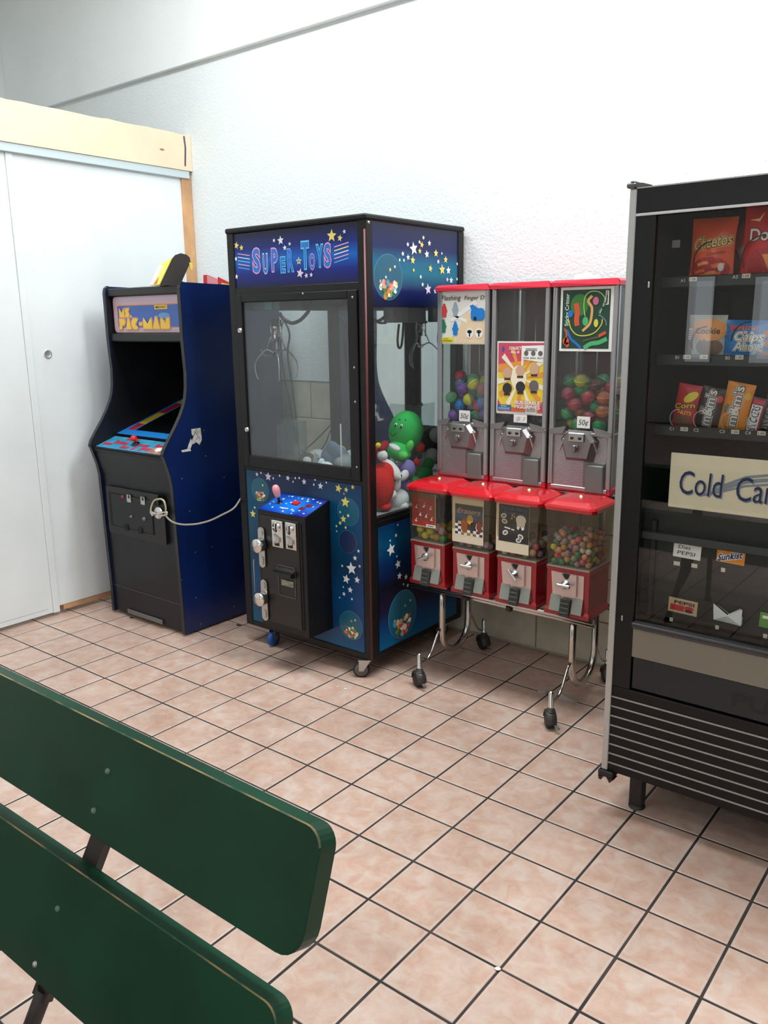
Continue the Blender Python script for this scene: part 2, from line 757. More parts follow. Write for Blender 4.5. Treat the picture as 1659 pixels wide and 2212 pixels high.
def tile_geom(mb, cx, cy, dz=0.0):
    a = TS / 2 - g2
    V = []
    for q, z in ((a, -0.008), (a, -0.0014), (a - bt, 0.0)):
        V += [(cx - q, cy - q, z + dz), (cx + q, cy - q, z + dz), (cx + q, cy + q, z + dz), (cx - q, cy + q, z + dz)]
    F = [[8, 9, 10, 11]]
    for k in (0, 4):
        for i in range(4):
            F.append([k + i, k + (i + 1) % 4, k + 4 + (i + 1) % 4, k + 4 + i])
    mb.add(V, F)


seen = []
rest = []
for i in range(int(math.floor(XL / TS)), int(math.ceil(XR / TS))):
    for j in range(int(math.floor(YF / TS)), int(math.ceil(YB / TS))):
        x0, x1 = max(i * TS, XL), min((i + 1) * TS, XR)
        y0, y1 = max(j * TS, YF), min((j + 1) * TS, YB)
        cx, cy = (i + .5) * TS, (j + .5) * TS
        if x1 - x0 < TS * .9 or y1 - y0 < TS * .9:
            continue
        pc = [project((x, y, 0)) for x, y in ((x0, y0), (x1, y0), (x1, y1), (x0, y1))]
        vis = min(p[2] for p in pc) > 0.15 and any(-5 < p[0] < 1664 and 0 < p[1] < 2217 for p in pc)
        if vis and cx > -3.78 and not (-3.55 < cx < -3.0 and cy > 0.6) and not (-2.6 < cx < -2.0 and cy > 0.95) and cx < 0.9:
            A = 0.5 * abs(sum(pc[q][0] * pc[(q + 1) % 4][1] - pc[(q + 1) % 4][0] * pc[q][1] for q in range(4)))
            seen.append((A, cx, cy))
        else:
            rest.append((cx, cy))
seen.sort(reverse=True)
rest += [(c, d) for _, c, d in seen[300:]]
tm = MB(TILE)
tile_geom(tm, 0, 0)
tile_me = tm.mesh('tile')
for A, cx, cy in seen[:300]:
    o = bpy.data.objects.new('tile', tile_me)
    COL.objects.link(o)
    o.parent = floor
    o.location = (cx, cy, rnd.uniform(-0.0006, 0.0004))
    o.rotation_euler = (rnd.uniform(-.002, .002), rnd.uniform(-.002, .002), 0)
tm = MB(TILE)
for cx, cy in rest:
    tile_geom(tm, cx, cy)
o = tm.build('tile_field', floor)
o['kind'] = 'stuff'

# --- back wall: painted block below, textured white panel above, soffit line
STUCCO = M('white_stucco', (224, 231, 232), 0.85, bump=0.28, bscale=95)
SMOOTHW = M('white_wall_paint', (238, 243, 243), 0.8, vary=0.015, vscale=2, bump=0.12, bscale=60)
BLOCKP = M('painted_block', (196, 192, 172), 0.75, vary=0.07, vscale=7, bump=0.25, bscale=45)
JOINT = M('painted_joint', (176, 172, 152), 0.85)
wall_back = struct(MB(JOINT).box(XL, XR, YB, YB + 0.12, 0, ZC), 'wall_back')
bl = MB(BLOCKP).box(-0.197, 0.197, -0.010, 0.01, -0.097, 0.097, 0.003)
block_me = bl.mesh('block')
for r_ in range(6):
    for k in range(9):
        o = bpy.data.objects.new('block', block_me)
        COL.objects.link(o)
        o.parent = wall_back
        o.location = (-4.1 + k * 0.4 + (0.2 if r_ % 2 else 0), YB, 0.1 + r_ * 0.2 + 0.01)
# upper panel with a torn lower edge
pts = [(XL, 1.21)]
x = XL
while x < XR - 0.05:
    x += rnd.uniform(0.02, 0.06)
    pts.append((min(x, XR), 1.212 + rnd.choice((0, 0, 0, 0, -1)) * rnd.uniform(0, 0.012) + 0.002 * rnd.random()))
pan = MB(STUCCO)
pan.prism([(a, 1.405, b) for a, b in pts] + [(XR, 1.405, 2.925), (XL, 1.405, 2.925)], (0, 0.02, 0))
pan.build('upper_panel', wall_back)
MB(SMOOTHW).box(XL, XR, 1.378, 1.43, 2.922, ZC, 0.004).build('soffit_panel', wall_back)

WALLW = M('white_paint', (228, 231, 230), 0.75)
struct(MB(WALLW).box(XL - .1, XL, YF, YB, 0, ZC), 'wall_left')
struct(MB(WALLW).box(XR, XR + .1, YF, YB, 0, ZC), 'wall_right')
wf = MB(WALLW)
xs = [XL] + [q for w in WINDOWS for q in (w[0], w[1])] + [XR]
for a, b in zip(xs[0::2], xs[1::2]):
    wf.box(a, b, YF - .1, YF, 0, ZC)
for w in WINDOWS:
    wf.box(w[0], w[1], YF - .1, YF, 0, w[2])
    wf.box(w[0], w[1], YF - .1, YF, w[3], ZC)
struct(wf, 'wall_front')
LITPANE = M('daylit_pane', (222, 236, 246), 0.3, emit=1.6)
WFRAME = M('window_frame_paint', (205, 208, 210), 0.5)
for k, w in enumerate(WINDOWS):
    wo = struct(MB(LITPANE).box(w[0], w[1], YF - .09, YF - .07, w[2], w[3]), 'window_%d' % (k + 1))
    fr = MB(WFRAME)
    for (a, b, c, d) in ((w[0], w[0] + .05, w[2], w[3]), (w[1] - .05, w[1], w[2], w[3]), (w[0], w[1], w[2], w[2] + .05), (w[0], w[1], w[3] - .05, w[3])):
        fr.box(a, b, YF - .07, YF + .01, c, d)
    fr.build('window_frame', wo)
struct(MB(M('ceiling_white', (225, 226, 224), 0.85)).box(XL, XR, YF, YB, ZC, ZC + .08), 'ceiling')

# ceiling light fixtures
HOUS = M('fixture_white', (230, 230, 228), 0.4)
TUBEM = M('lit_tube', (255, 253, 244), 0.4, emit=4.0)


def fixture(x, y, z, ln, alongx, label):
    t = thing('ceiling_light', label, 'light fixture', (x, y, z))
    hx, hy = (ln / 2, .26) if alongx else (.26, ln / 2)
    MB(HOUS).box(x - hx, x + hx, y - hy, y + hy, z - .06, z, .008).build('housing', t)
    for s in (-.14, .14):
        tb = MB(TUBEM)
        if alongx:
            tb.tube([(x - hx + .03, y + s, z - .08), (x + hx - .03, y + s, z - .08)], .013, 8)
        else:
            tb.tube([(x + s, y - hy + .03, z - .08), (x + s, y + hy - .03, z - .08)], .013, 8)
        tb.build('tube', t)
    return t


FLAB = ['white twin tube ceiling light above the vending machine', 'white twin tube ceiling light above the claw machine side',
        'white twin tube ceiling light above the camera side of the bench', 'white twin tube ceiling light in the middle of the hall',
        'white twin tube ceiling light over the right half of the hall', 'white twin tube ceiling light at the window end of the hall']
for (fx, fy, w), lb in zip(FIXTURES, FLAB):
    fixture(fx, fy, ZC, 2.4, True, lb)

# --- partition of sliding doors on the left
DOORP = M('white_door_paint', (230, 235, 236), 0.5, vary=0.02, vscale=3, bump=0.05, bscale=40)
PINE = M('pine_wood', (203, 156, 112), 0.6, vary=0.14, vscale=5)
HEADB = M('cream_board', (234, 213, 184), 0.65, vary=0.03, vscale=3)
TRACK = M('grey_track', (196, 208, 212), 0.45)
SEAM = M('seam_grey', (170, 172, 170), 0.8)
DX = -3.79
d1 = struct(MB(DOORP).box(DX - .035, DX, 0.312, 1.345, 0.05, 2.36, .002), 'door_1')
MB(DOORP).box(DX - .006, DX + .006, 0.300, 0.335, 0.02, 2.33, .002).build('seam_strip', d1)
MB(M('bare_board_edge', (192, 146, 108), 0.8, vary=.1)).box(DX - .035, DX - .001, 0.36, 1.345, 0.022, 0.049).build('bottom_rail', d1)
d2 = struct(MB(DOORP).box(DX - .035, DX, -1.1, 0.306, 0.022, 2.36, .002), 'door_2')
mb = MB(SEAM)
mb.box(DX - .001, DX + .0008, 0.2965, 0.2985, .03, 2.33)
mb.box(DX - .001, DX + .0008, -1.05, 0.27, .050, .0515)
mb.build('panel_seam', d2)
pc = at_x(103, 765, DX)
mb = MB(M('pull_chrome', (225, 226, 226), .25, .7))
mb.lathe([(0.0, .001), (.012, .0015), (.016, .003), (.021, .005), (.023, .002), (.023, 0)], (DX, pc.y, pc.z), (1, 0, 0), 20)
mb.build('pull', d1)
for k, (yy0, yy1) in enumerate(((-2.6, -1.105),)):
    struct(MB(DOORP).box(DX - .035, DX, yy0, yy1, 0.022, 2.36, .002), 'door_3')
HX = -3.762
zt, zb = at_x(410, 293, HX).z, at_x(413, 370, HX).z
zk = at_x(402, 385, HX).z
hd = MB(HEADB)
top = [(1.403, zt)]
y = 1.403
while y > -2.6:
    y -= rnd.uniform(.03, .09)
    top.append((max(y, -2.6), zt + rnd.uniform(-.004, .003)))
hd.prism([(HX, a, b) for a, b in top] + [(HX, -2.6, zb), (HX, 1.403, zb)], (-0.04, 0, 0))
hd = struct(hd, 'trim_1')
mb = MB()
pr = Print(mb, (HX, 0, 0), (0, 1, 0), (0, 0, 1))
mk = M('purple_marker', (92, 78, 104), .7)
a, b = pr.px(397, 294), pr.px(400, 359)
pr.line([a, (a[0] + .006, (a[1] + b[1]) / 2 + .02), b], .012, mk)
c = pr.px(350, 323)
pr.disc(c[0], c[1], .016, .005, M('knot_brown', (150, 112, 84), .7))
mb.build('pencil_marks', hd)
struct(MB(TRACK).box(HX - .035, HX - .006, -2.6, 1.385, zk, zb, .002), 'trim_2')
struct(MB(PINE).box(DX - .03, DX + .012, 1.335, 1.403, 0, zk + .02, .002), 'trim_3')

# ================================================================== ARCADE CABINET
AX0, AX1 = -3.595, -2.978
NAVY = M('navy_side_paint', (8, 30, 80), 0.3, vary=0.12, vscale=3, spec=0.6)
ABLK = M('arcade_black', (22, 24, 29), 0.42, spec=.35, vary=0.15, vscale=5)
EDGE = M('black_edge_moulding', (26, 26, 28), 0.35)
arc_t = thing('arcade_cabinet', 'dark blue upright arcade cabinet with yellow lettered marquee against the white door', 'arcade machine', (-3.286, 0.9, 0))
PROF = [(.533, .012), (.533, .165), (.521, .762), (.512, .819), (.487, .900), (.478, .919), (.489, .944), (.525, .993), (.561, 1.041), (.596, 1.092),
        (.621, 1.139), (.635, 1.180), (.643, 1.225), (.647, 1.299), (.643, 1.380), (.640, 1.458), (.640, 1.680), (.645, 1.700), (.660, 1.712),
        (1.17, 1.700), (1.275, 1.62), (1.275, .012)]
for xa, xb, sd in ((AX0, AX0 + .02, -1), (AX1 - .02, AX1, 1)):
    sp_ = MB(NAVY).prism([(xa, y, z) for y, z in PROF], (xb - xa, 0, 0)).build('side_panel', arc_t)
    e = MB(EDGE)
    run = PROF[:19]
    for (y0, z0), (y1, z1) in zip(run[:-1], run[1:]):
        L = math.hypot(y1 - y0, z1 - z0)
        ny, nz = -(z1 - z0) / L * .004, (y1 - y0) / L * .004
        e.prism([(xa - .001, y0, z0), (xa - .001, y0 + ny, z0 + nz), (xa - .001, y1 + ny, z1 + nz), (xa - .001, y1, z1)], (xb - xa + .002, 0, 0))
    e.build('edge_moulding', sp_)
IX0, IX1 = AX0 + .02, AX1 - .02
MB(ABLK).box(IX0, IX1, 1.22, 1.255, .02, 1.66).build('back_panel', arc_t)
for xa in (IX0, IX1 - .003):
    MB(ABLK).prism([(xa, y + .004, z) for y, z in PROF[5:17]] + [(xa, 1.2, 1.67), (xa, 1.2, .93)], (.003, 0, 0)).build('inner_liner', arc_t)
MB(ABLK).prism([(IX0, .655, 1.700), (IX0, 1.16, 1.688), (IX0, 1.24, 1.62), (IX0, 1.22, 1.60), (IX0, 1.15, 1.668), (IX0, .655, 1.678)], (IX1 - IX0, 0, 0)).build('top_panel', arc_t)
# front lower panel
MB(ABLK).prism([(IX0, .541, .02), (IX0, .541, .165), (IX0, .533, .762), (IX0, .500, .885), (IX0, .485, .905), (IX0, .52, .905), (IX0, .56, .762), (IX0, .57, .02)],
               (IX1 - IX0, 0, 0)).build('front_panel', arc_t)
mb = MB(M('seam_dark', (70, 72, 76), .4))
mb.box(IX0, IX1, .5385, .542, .158, .161)
mb.build('kick_seam', arc_t)
MB(DULL).box(at_y(278, 1336, .535).x, at_y(352, 1352, .535).x, .531, .541, .022, .046, .002).build('kick_plate', arc_t)
# marquee
zt1, zb1 = 1.662, 1.480
MB(BLACK).box(IX0, IX1, .648, .68, zt1 + .0, 1.700, .004).build('marquee_retainer', arc_t)
MB(BLACK).box(IX0, IX1, .648, .69, 1.438, zb1, .006).build('marquee_retainer', arc_t)
BZ = M('marquee_surround', (150, 122, 128), .35)
mq = MB(BLACK).box(IX0, IX1, .672, .69, zb1 - .004, zt1 + .004)
mqo = mq.build('marquee_backing', arc_t)
mb = MB()
pr = Print(mb, (IX0, .671, 1.571), (1, 0, 0), (0, 0, 1))
W_ = IX1 - IX0
PINKB = M('marquee_pink', (206, 168, 172), .35)
BLUEM = M('marquee_blue', (58, 96, 172), .35)
GOLD = M('marquee_yellow', (232, 190, 62), .35)
ORNG = M('marquee_orange', (214, 140, 92), .35)
LILA = M('marquee_lilac', (186, 172, 196), .35)
pr.poly(rrect(.012, -.088, W_ - .002, .088, .022), PINKB, 1)
pr.poly(rrect(.020, -.080, W_ - .006, .080, .018), LILA, 2)
pr.poly(rrect(.026, -.074, W_ - .010, .062, .016), PINKB, 3)
pr.poly(rrect(.045, -.066, W_ - .030, .047, .012), ORNG, 4)
pr.poly(rrect(.049, -.062, W_ - .034, .043, .010), BLUEM, 5)
GLYPH = {'M': [(0, 0), (0, .80), (.14, 1.05), (.5, .50), (.86, 1.05), (1, .80), (1, 0)],
         'P': [(0, 0), (0, 1), (.75, 1), (1, .84), (1, .52), (.75, .38), (.48, .38), (.48, 0)],
         'A': [(0, 0), (.42, 1.12), (.62, 1.12), (1, 0)],
         'C': [(.5 + .52 * math.cos(math.radians(a)), .5 + .54 * math.sin(math.radians(a))) for a in range(42, 319, 23)] + [(.52, .5)],
         'N': [(0, 0), (0, .82), (.16, 1.05), (.58, .52), (.60, 1), (1, 1), (1, 0)],
         'S': [(0, 0), (0, .30), (.30, .36), (.08, .52), (0, .72), (.14, .94), (.42, 1), (1, 1), (1, .72), (.72, .66), (.94, .48), (1, .26), (.86, .06), (.60, 0)],
         '-': [(0, .38), (0, .58), (1, .58), (1, .38)], '.': [(0, 0), (0, .22), (1, .22), (1, 0)]}


def glyph(ch, u, v, w, h, l0):
    for k, (gr, mt) in enumerate(((.0055, PINKB), (.0028, ORNG), (0, GOLD))):
        pr.poly([(u + w * a + gr * (1 if a > .5 else -1), v + h * b + gr * (1 if b > .5 else -1)) for a, b in GLYPH[ch]], mt, l0 + k * 2)


for k, (ch, u, w) in enumerate((('M', .066, .042), ('S', .114, .036), ('.', .156, .012))):
    glyph(ch, u, -.012, w, .042, 6 + .4 * (k % 2))
for k, (ch, u, w) in enumerate((('P', .062, .050), ('A', .116, .046), ('C', .164, .060), ('-', .228, .024), ('M', .260, .070), ('A', .334, .060), ('N', .398, .070))):
    glyph(ch, u, -.071, w, .050, 7 + .4 * (k % 2))
pr.rect(.355, .022, .455, .042, GOLD, 6)
pr.text('MIDWAY', .405, .032, .011, INK, 7, width=.08, bold=.01)
pr.disc(.425, -.008, .045, .014, M('marquee_light_blue', (96, 150, 196), .35), 6)
mb.build('marquee_print', mqo)
# dark hood, bezel, monitor glass, control panel
MB(MATTE).prism([(IX0, .66, 1.438), (IX0, 1.05, 1.44), (IX0, 1.10, 1.40), (IX0, 1.10, 1.12), (IX0, 1.115, 1.12), (IX0, 1.115, 1.42), (IX0, 1.06, 1.46), (IX0, .66, 1.46)],
                (W_, 0, 0)).build('hood', arc_t)
b0, b1 = at_x(252, 936, IX0 + .002), at_x(400, 858, IX0 + .002)
BV = Vector((0, b1.y - b0.y, b1.z - b0.z)).normalized()
BN = Vector((1, 0, 0)).cross(BV)
bz = MB(MATTE)
A = Vector((IX0, b0.y, b0.z))
Lb = (1.10 - b0.y) / BV.y
bz.prism([A, A + BV * Lb, A + BV * Lb - BN * .012, A - BN * .012], (W_, 0, 0))
bzo = bz.build('bezel', arc_t)
mb = MB()
pr = Print(mb, A, (1, 0, 0), BV)
BB = M('bezel_blue', (34, 128, 206), .3)
BR = M('bezel_red', (166, 36, 62), .35)
BY = M('bezel_yellow', (228, 190, 40), .35)
SCR = M('dark_screen_glass', (10, 13, 14), .12, spec=.6)
pr.rect(.004, .0, W_ - .004, Lb - .02, BB, 1)
pr.rect(.026, .055, W_ - .02, Lb - .02, BR, 2)
pr.rect(.026, .13, .085, .27, BY, 3)
pr.rect(.026, .40, .085, .50, BY, 3)
pr.rect(.085, .055, W_ - .085, Lb - .02, BB, 3)
pr.rect(.097, .055, W_ - .097, Lb - .02, SCR, 4)
mb.build('bezel_print', bzo)
c0 = Vector((IX0, .488, .912))
CV = Vector((0, b0.y - .012 - .488, .955 - .912)).normalized()
CL = (Vector((0, b0.y - .012, .955)) - Vector((0, .488, .912))).length
CN = Vector((1, 0, 0)).cross(CV)
cp = MB(BLACK).prism([c0, c0 + CV * CL, c0 + CV * CL - CN * .02, c0 - CN * .02], (W_, 0, 0)).build('control_panel', arc_t)
mb = MB()
pr = Print(mb, c0, (1, 0, 0), CV)
CB, CR_ = M('panel_blue', (52, 140, 176), .4, vary=.12, vscale=20), M('panel_red', (170, 48, 70), .4, vary=.12, vscale=20)
TANW = M('panel_worn_tan', (150, 112, 96), .6, vary=.2, vscale=30)
pr.rect(.012, .010, W_ - .012, CL - .004, CB, 1)
for pl in ([(.10, .10), (.10, .075), (.20, .075), (.20, .035), (.26, .035)], [(.03, .05), (.10, .05)], [(.30, .02), (.30, .075), (.38, .075)], [(.42, .11), (.42, .09), (.52, .09)],
           [(.36, .02), (.36, .045), (.47, .045)], [(.14, .12), (.24, .12)]):
    pr.line(pl, .026, CR_, 2)
pr.rect(.43, .012, W_ - .014, .075, TANW, 3)
mb.build('control_panel_print', cp)
js = at_y(289, 947, .555)
jb = Vector((js.x + .004, .56, .945))
j = MB(DULL).tube([jb, js], .005, 8)
jo = j.build('joystick', arc_t)
MB(M('red_ball', (206, 38, 44), .2)).ell(js, (.0165, .0165, .0165), nu=18, nv=12).build('ball_top', jo)
MB(BLACKP).lathe([(.022, 0), (.018, .004), (.006, .006)], jb - Vector((0, 0, .004)), CN, 16).build('dust_washer', jo)
bb = at_z(343, 972, .930)
bo = MB(M('button_white', (232, 230, 222), .3)).lathe([(.020, 0), (.020, .005), (.016, .007), (.011, .007), (.011, .010), (0, .011)], (bb.x, bb.y, .912 + (bb.y - .488) * CV.z / CV.y), CN, 18).build('push_button', arc_t)
# coin door
def onfront(x, y, Y=.530):
    return at_y(x, y, Y)
q = [onfront(232, 1047), onfront(353, 1060), onfront(361, 1177), onfront(238, 1157)]
x0, x1, z0, z1 = q[0].x, q[1].x + .01, q[2].z, q[0].z
cd = MB(BLACK)
cd.prism([(u, .518, v) for u, v in rrect(x0, z0, x1, z1, .018)], (0, .02, 0))
cdo = cd.build('coin_door', arc_t)
i0, i1, k0, k1 = onfront(240, 1063).x, onfront(338, 1158).x, onfront(338, 1158).z + .012, onfront(240, 1063).z
MB(MATTE).box(i0 - .004, i1 + .004, .5165, .52, k0 - .004, k1 + .004).build('door_gap', cdo)
MB(ABLK).box(i0 + .02, i1, .513, .52, k0, k1, .002).build('door_leaf', cdo)
for sx, sy in ((279, 1077), (309, 1082)):
    p = onfront(sx, sy, .512)
    m_ = MB(STEEL).box(p.x - .017, p.x + .017, .508, .514, p.z - .020, p.z + .020, .002)
    m_.use(INK).box(p.x - .004, p.x + .010, .5065, .509, p.z + .002, p.z + .019, .002)
    m_.build('coin_slot', cdo)
p = onfront(265, 1073, .512)
MB(M('reject_red', (178, 44, 48), .35)).lathe([(.008, 0), (.008, .006), (0, .007)], (p.x, .514, p.z), (0, -1, 0), 14).build('reject_button', cdo)
for sx, sy, rr in ((284, 1116, .007), (312, 1121, .010)):
    p = onfront(sx, sy, .512)
    MB(DULL).lathe([(rr, 0), (rr, .008), (rr * .5, .009), (rr * .5, .013), (0, .013)], (p.x, .514, p.z), (0, -1, 0), 14).build('lock_cylinder', cdo)
for sx, sy in ((273, 1139), (303, 1146)):
    p = onfront(sx, sy, .512)
    MB(MATTE).box(p.x - .018, p.x + .018, .508, .514, p.z - .016, p.z + .016, .003).build('coin_return', cdo)
hp = onfront(333, 1077, .513)
MB(BLACK).box(hp.x - .022, hp.x + .045, .500, .516, hp.z - .03, hp.z + .025, .004).build('hasp_plate', cdo)
# torn sticker and paint chips on the right side
STK = M('sticker_white', (206, 204, 198), .6, vary=.15, vscale=60)


def side_patch(name, pg, fn=None):
    mb_ = MB()
    pr_ = Print(mb_, (AX1, 0, 0), (0, 1, 0), (0, 0, 1))
    pr_.poly([pr_.px(*q_) for q_ in pg], STK, 1)
    if fn:
        fn(pr_)
    mb_.build(name, arc_t)


def scribble(pr_):
    for (a_, b_) in ((421, 937), (427, 945), (424, 932)):
        c_ = pr_.px(a_, b_)
        pr_.line([(c_[0] - .009, c_[1] - .01), (c_[0], c_[1] + .012), (c_[0] + .010, c_[1] - .006)], .0025, INK, 2)


side_patch('torn_sticker', [(413, 927), (433, 924), (436, 950), (431, 961), (424, 955), (416, 960), (414, 953), (418, 943), (414, 938)], scribble)
side_patch('torn_sticker', [(412, 947), (416, 957), (411, 970), (413, 974), (394, 977), (391, 973), (404, 970), (407, 961)])
for (a_, b_) in ((440, 930), (444, 985), (393, 1034), (484, 1031), (458, 1181), (422, 1193), (409, 1104), (423, 1291), (433, 1348), (505, 1310), (392, 1252)):
    side_patch('paint_chip', [(a_ - 1, b_ - .6), (a_ + .2, b_ - 1.2), (a_ + 1.1, b_), (a_, b_ + 1.1)])

# security cable and padlock from the coin door to the claw machine
CABLE = M('cable_sheath', (150, 146, 134), .4)
pts_px = [(357, 1112, .49), (364, 1121, .49), (376, 1129, .495), (394, 1133, .505), (412, 1133, .52), (430, 1131, .54), (455, 1124, .57), (480, 1112, .60), (505, 1098, .635), (520, 1087, .66)]
P_ = [at_y(a, b, c) for a, b, c in pts_px]
P_[-1] = Vector((-2.706, .70, P_[-1].z + .01))
cb = thing('security_cable', 'grey steel security cable strung from the arcade coin door to the claw machine', 'cable', (P_[0].x, P_[0].y, P_[4].z))
MB(CABLE).tube(curve(P_), .0045, 8).build('cable', cb)
lc = at_y(341, 1107, .485)
lp = [at_y(a, b, .495) for a, b in ((357, 1112), (358, 1098), (355, 1084), (350, 1079))] + [at_y(345, 1078, .497), at_y(334, 1081, .497), at_y(328, 1092, .49), at_y(326, 1103, .485), at_y(330, 1112, .480)]
MB(M('cable_loop', (180, 172, 138), .4)).tube(curve(lp), .0045, 8).build('loop', cb)
pl = thing('padlock', 'round chrome padlock with shackle hanging on the arcade coin door', 'padlock', (lc.x, .497, lc.z - .03))
MB(CHROME).lathe([(0, .0), (.026, .0), (.030, .004), (.030, .016), (.026, .020), (0, .021)], (lc.x + .002, .500, lc.z - .004), (0, -1, .12), 24).build('body', pl)
sh = [at_y(a, b, .472) for a, b in ((330, 1115), (328, 1108), (340, 1110), (352, 1107), (360, 1106), (361, 1110), (356, 1113), (344, 1114))]
MB(CHROME).tube(curve(sh), .0045, 8).build('shackle', pl)
MB(STEEL).box(lc.x - .045, lc.x - .012, .470, .479, lc.z - .012, lc.z + .004, .002, rot=(0, .12, 0)).build('hasp_bar', pl)

# cartons on top of the arcade cabinet
ct = thing('display_carton', 'yellow and black open candy carton leaning on top of the arcade cabinet', 'carton', (-3.13, .70, 1.70))
CBK = M('carton_dark', (46, 40, 38), .7, vary=.15, vscale=8)
CYE = M('carton_yellow', (222, 204, 92), .55)
CTAN = M('carton_board', (186, 160, 132), .8)
XC = -3.075
side = [at_x(a, b, XC) for a, b in ((345, 618), (372, 558), (378, 551), (390, 547), (402, 550), (409, 556), (411, 566), (388, 617))]
side = [Vector((XC, p.y, max(p.z, 1.7005))) for p in side]
MB(CBK).prism(side, (.003, 0, 0)).build('side_panel', ct)
MB(CTAN).prism([Vector((p.x - .070, p.y, 1.701 + (p.z - 1.701) * .74)) for p in side], (-.003, 0, 0)).build('side_panel', ct)
sl_ = side[0] + (side[1] - side[0]) * .74
fr_ = [side[0], side[1], sl_ - Vector((.070, 0, 0)), side[0] - Vector((.070, 0, 0))]
n_ = (fr_[1] - fr_[0]).cross(fr_[2] - fr_[1]).normalized()
fo = MB(CYE).prism(fr_, n_ * .004).build('front_panel', ct)
mb = MB()
pr = Print(mb, side[0] - Vector((.070, 0, 0)), (1, 0, 0), side[1] - side[0])
hh = (side[1] - side[0]).length * .74
if pr.N.y > 0:
    pr.N = -pr.N
pr.O = pr.O + pr.N * .004
pr.rect(.0, .0, .026, hh, M('carton_white', (236, 232, 214), .6), 1)
pr.poly([(.028, .004), (.052, .004), (.042, .045)], M('carton_red', (206, 88, 60), .5), 2)
pr.line([(.03, .05), (.044, .075), (.036, .10)], .006, M('carton_white', (236, 232, 214), .6), 2)
mb.build('front_print', fo)
MB(CTAN).prism([side[-1], side[-2], side[-2] - Vector((.070, 0, .03)), side[-1] - Vector((.070, 0, 0))], (0, .003, .002)).build('back_panel', ct)
fl_ = [at_x(a, b, XC + .002) for a, b in ((408, 567), (415, 568), (416, 577), (413, 585), (410, 580))]
MB(CYE).prism(fl_, (.003, 0, 0)).build('flap', ct)
MB(CTAN).box(XC - .070, XC, side[0].y + .005, side[-1].y - .005, 1.701, 1.704).build('base', ct)

rc = thing('red_carton', 'torn red candy carton lying on the arcade cabinet beside the claw machine', 'carton', (-3.12, 1.02, 1.70))
RED1, PNK = M('carton_red2', (206, 34, 52), .5), M('carton_pink', (236, 150, 160), .6)
za = 1.7005
MB(RED1).prism([(at_y(438, 596, 1.0).x, 1.0, za), (at_y(438, 596, 1.0).x + .004, 1.0, 1.765), (at_y(447, 595, 1.0).x, 1.0, 1.765), (at_y(470, 602, 1.0).x, 1.0, 1.742),
                (at_y(470, 602, 1.0).x, 1.0, za)], (0, .004, 0)).build('front_panel', rc)
xr0 = at_y(471, 600, 1.0).x
MB(RED1).prism([(xr0, .998, za), (xr0, .998, 1.752), (at_y(495, 612, 1.0).x, .998, 1.722), (at_y(495, 612, 1.0).x, .998, za)], (0, .004, 0)).build('flap', rc)
MB(PNK).prism([(at_y(447, 596, .996).x, .996, 1.70), (at_y(447, 596, .996).x, .996, 1.762), (xr0, .996, 1.742), (xr0, .996, 1.70)], (0, .0015, 0)).build('label_panel', rc)
MB(RED1).box(-3.27, -3.04, 1.004, 1.10, 1.7005, 1.706).build('base', rc)
mb = MB()
pr = Print(mb, (xr0, .998, 1.70), (1, 0, 0), (0, 0, 1))
for k in range(5):
    pr.disc(.03 + k * .012, .018 - k * .002, .006, .005, YEL, 1, 8)
mb.build('print', rc)

# ================================================================== CLAW MACHINE
CX0, CX1, CY0, CY1 = -2.70, -1.90, 0.69, 1.385
CZ0, CZ1 = 0.085, 1.928
claw = thing('claw_machine', 'tall black claw machine with blue starry panels and a lettered blue header', 'claw machine', (-2.30, 1.04, 0))
CBLK = M('claw_black', (15, 15, 17), .42, spec=.32, vary=.12, vscale=4)
# base cabinet and frame
MB(CBLK).box(CX0 + .004, CX1 - .004, CY0 + .012, CY1, CZ0, .70, .004).build('base_cabinet', claw)
for px_, py_ in ((CX0, CY0), (CX1 - .045, CY0), (CX0, CY1 - .045), (CX1 - .045, CY1 - .045)):
    MB(CBLK).box(px_, px_ + .045, py_, py_ + .045, CZ0, CZ1 - .02, .004).build('corner_post', claw)
MB(CBLK).box(CX0 - .004, CX1 + .004, CY0 - .006, CY1, CZ1 - .022, CZ1, .006).build('top_cap', claw)
MB(CBLK).box(CX0 + .04, CX1 - .04, CY0 + .002, CY0 + .03, CZ0, .112, .003).build('front_rail', claw)
MB(CBLK).box(CX0 + .04, CX1 - .04, CY0 + .002, CY0 + .03, .855, .92, .003).build('front_rail', claw)
MB(CBLK).box(CX0 + .04, CX1 - .04, CY0 + .002, CY0 + .03, 1.61, 1.675, .003).build('front_rail', claw)
MB(CBLK).box(CX0 + .04, CX1 - .04, CY0 + .012, CY0 + .03, .68, .87).build('front_inner_panel', claw)
for xs_ in (CX1 - .03, CX0 + .006):
    MB(CBLK).box(xs_, xs_ + .024, CY0 + .03, CY1 - .03, .670, .716, .003).build('side_rail', claw)
    MB(CBLK).box(xs_, xs_ + .024, CY0 + .03, CY1 - .03, CZ0, .116, .003).build('side_rail', claw)
REDM = M('red_edge_moulding', (86, 16, 18), .4)
MB(REDM).tube([(CX1 - .004, CY0 - .002, CZ0 + .01), (CX1 - .004, CY0 - .002, 1.87)], .0048, 8).build('red_moulding', claw)
MB(M('steel_screws', (210, 210, 208), .3, .9)).lathe([(.006, 0), (.005, .003), (0, .004)], (CX1, CY0 + .02, 1.895), (1, 0, 0), 10).build('screw', claw)

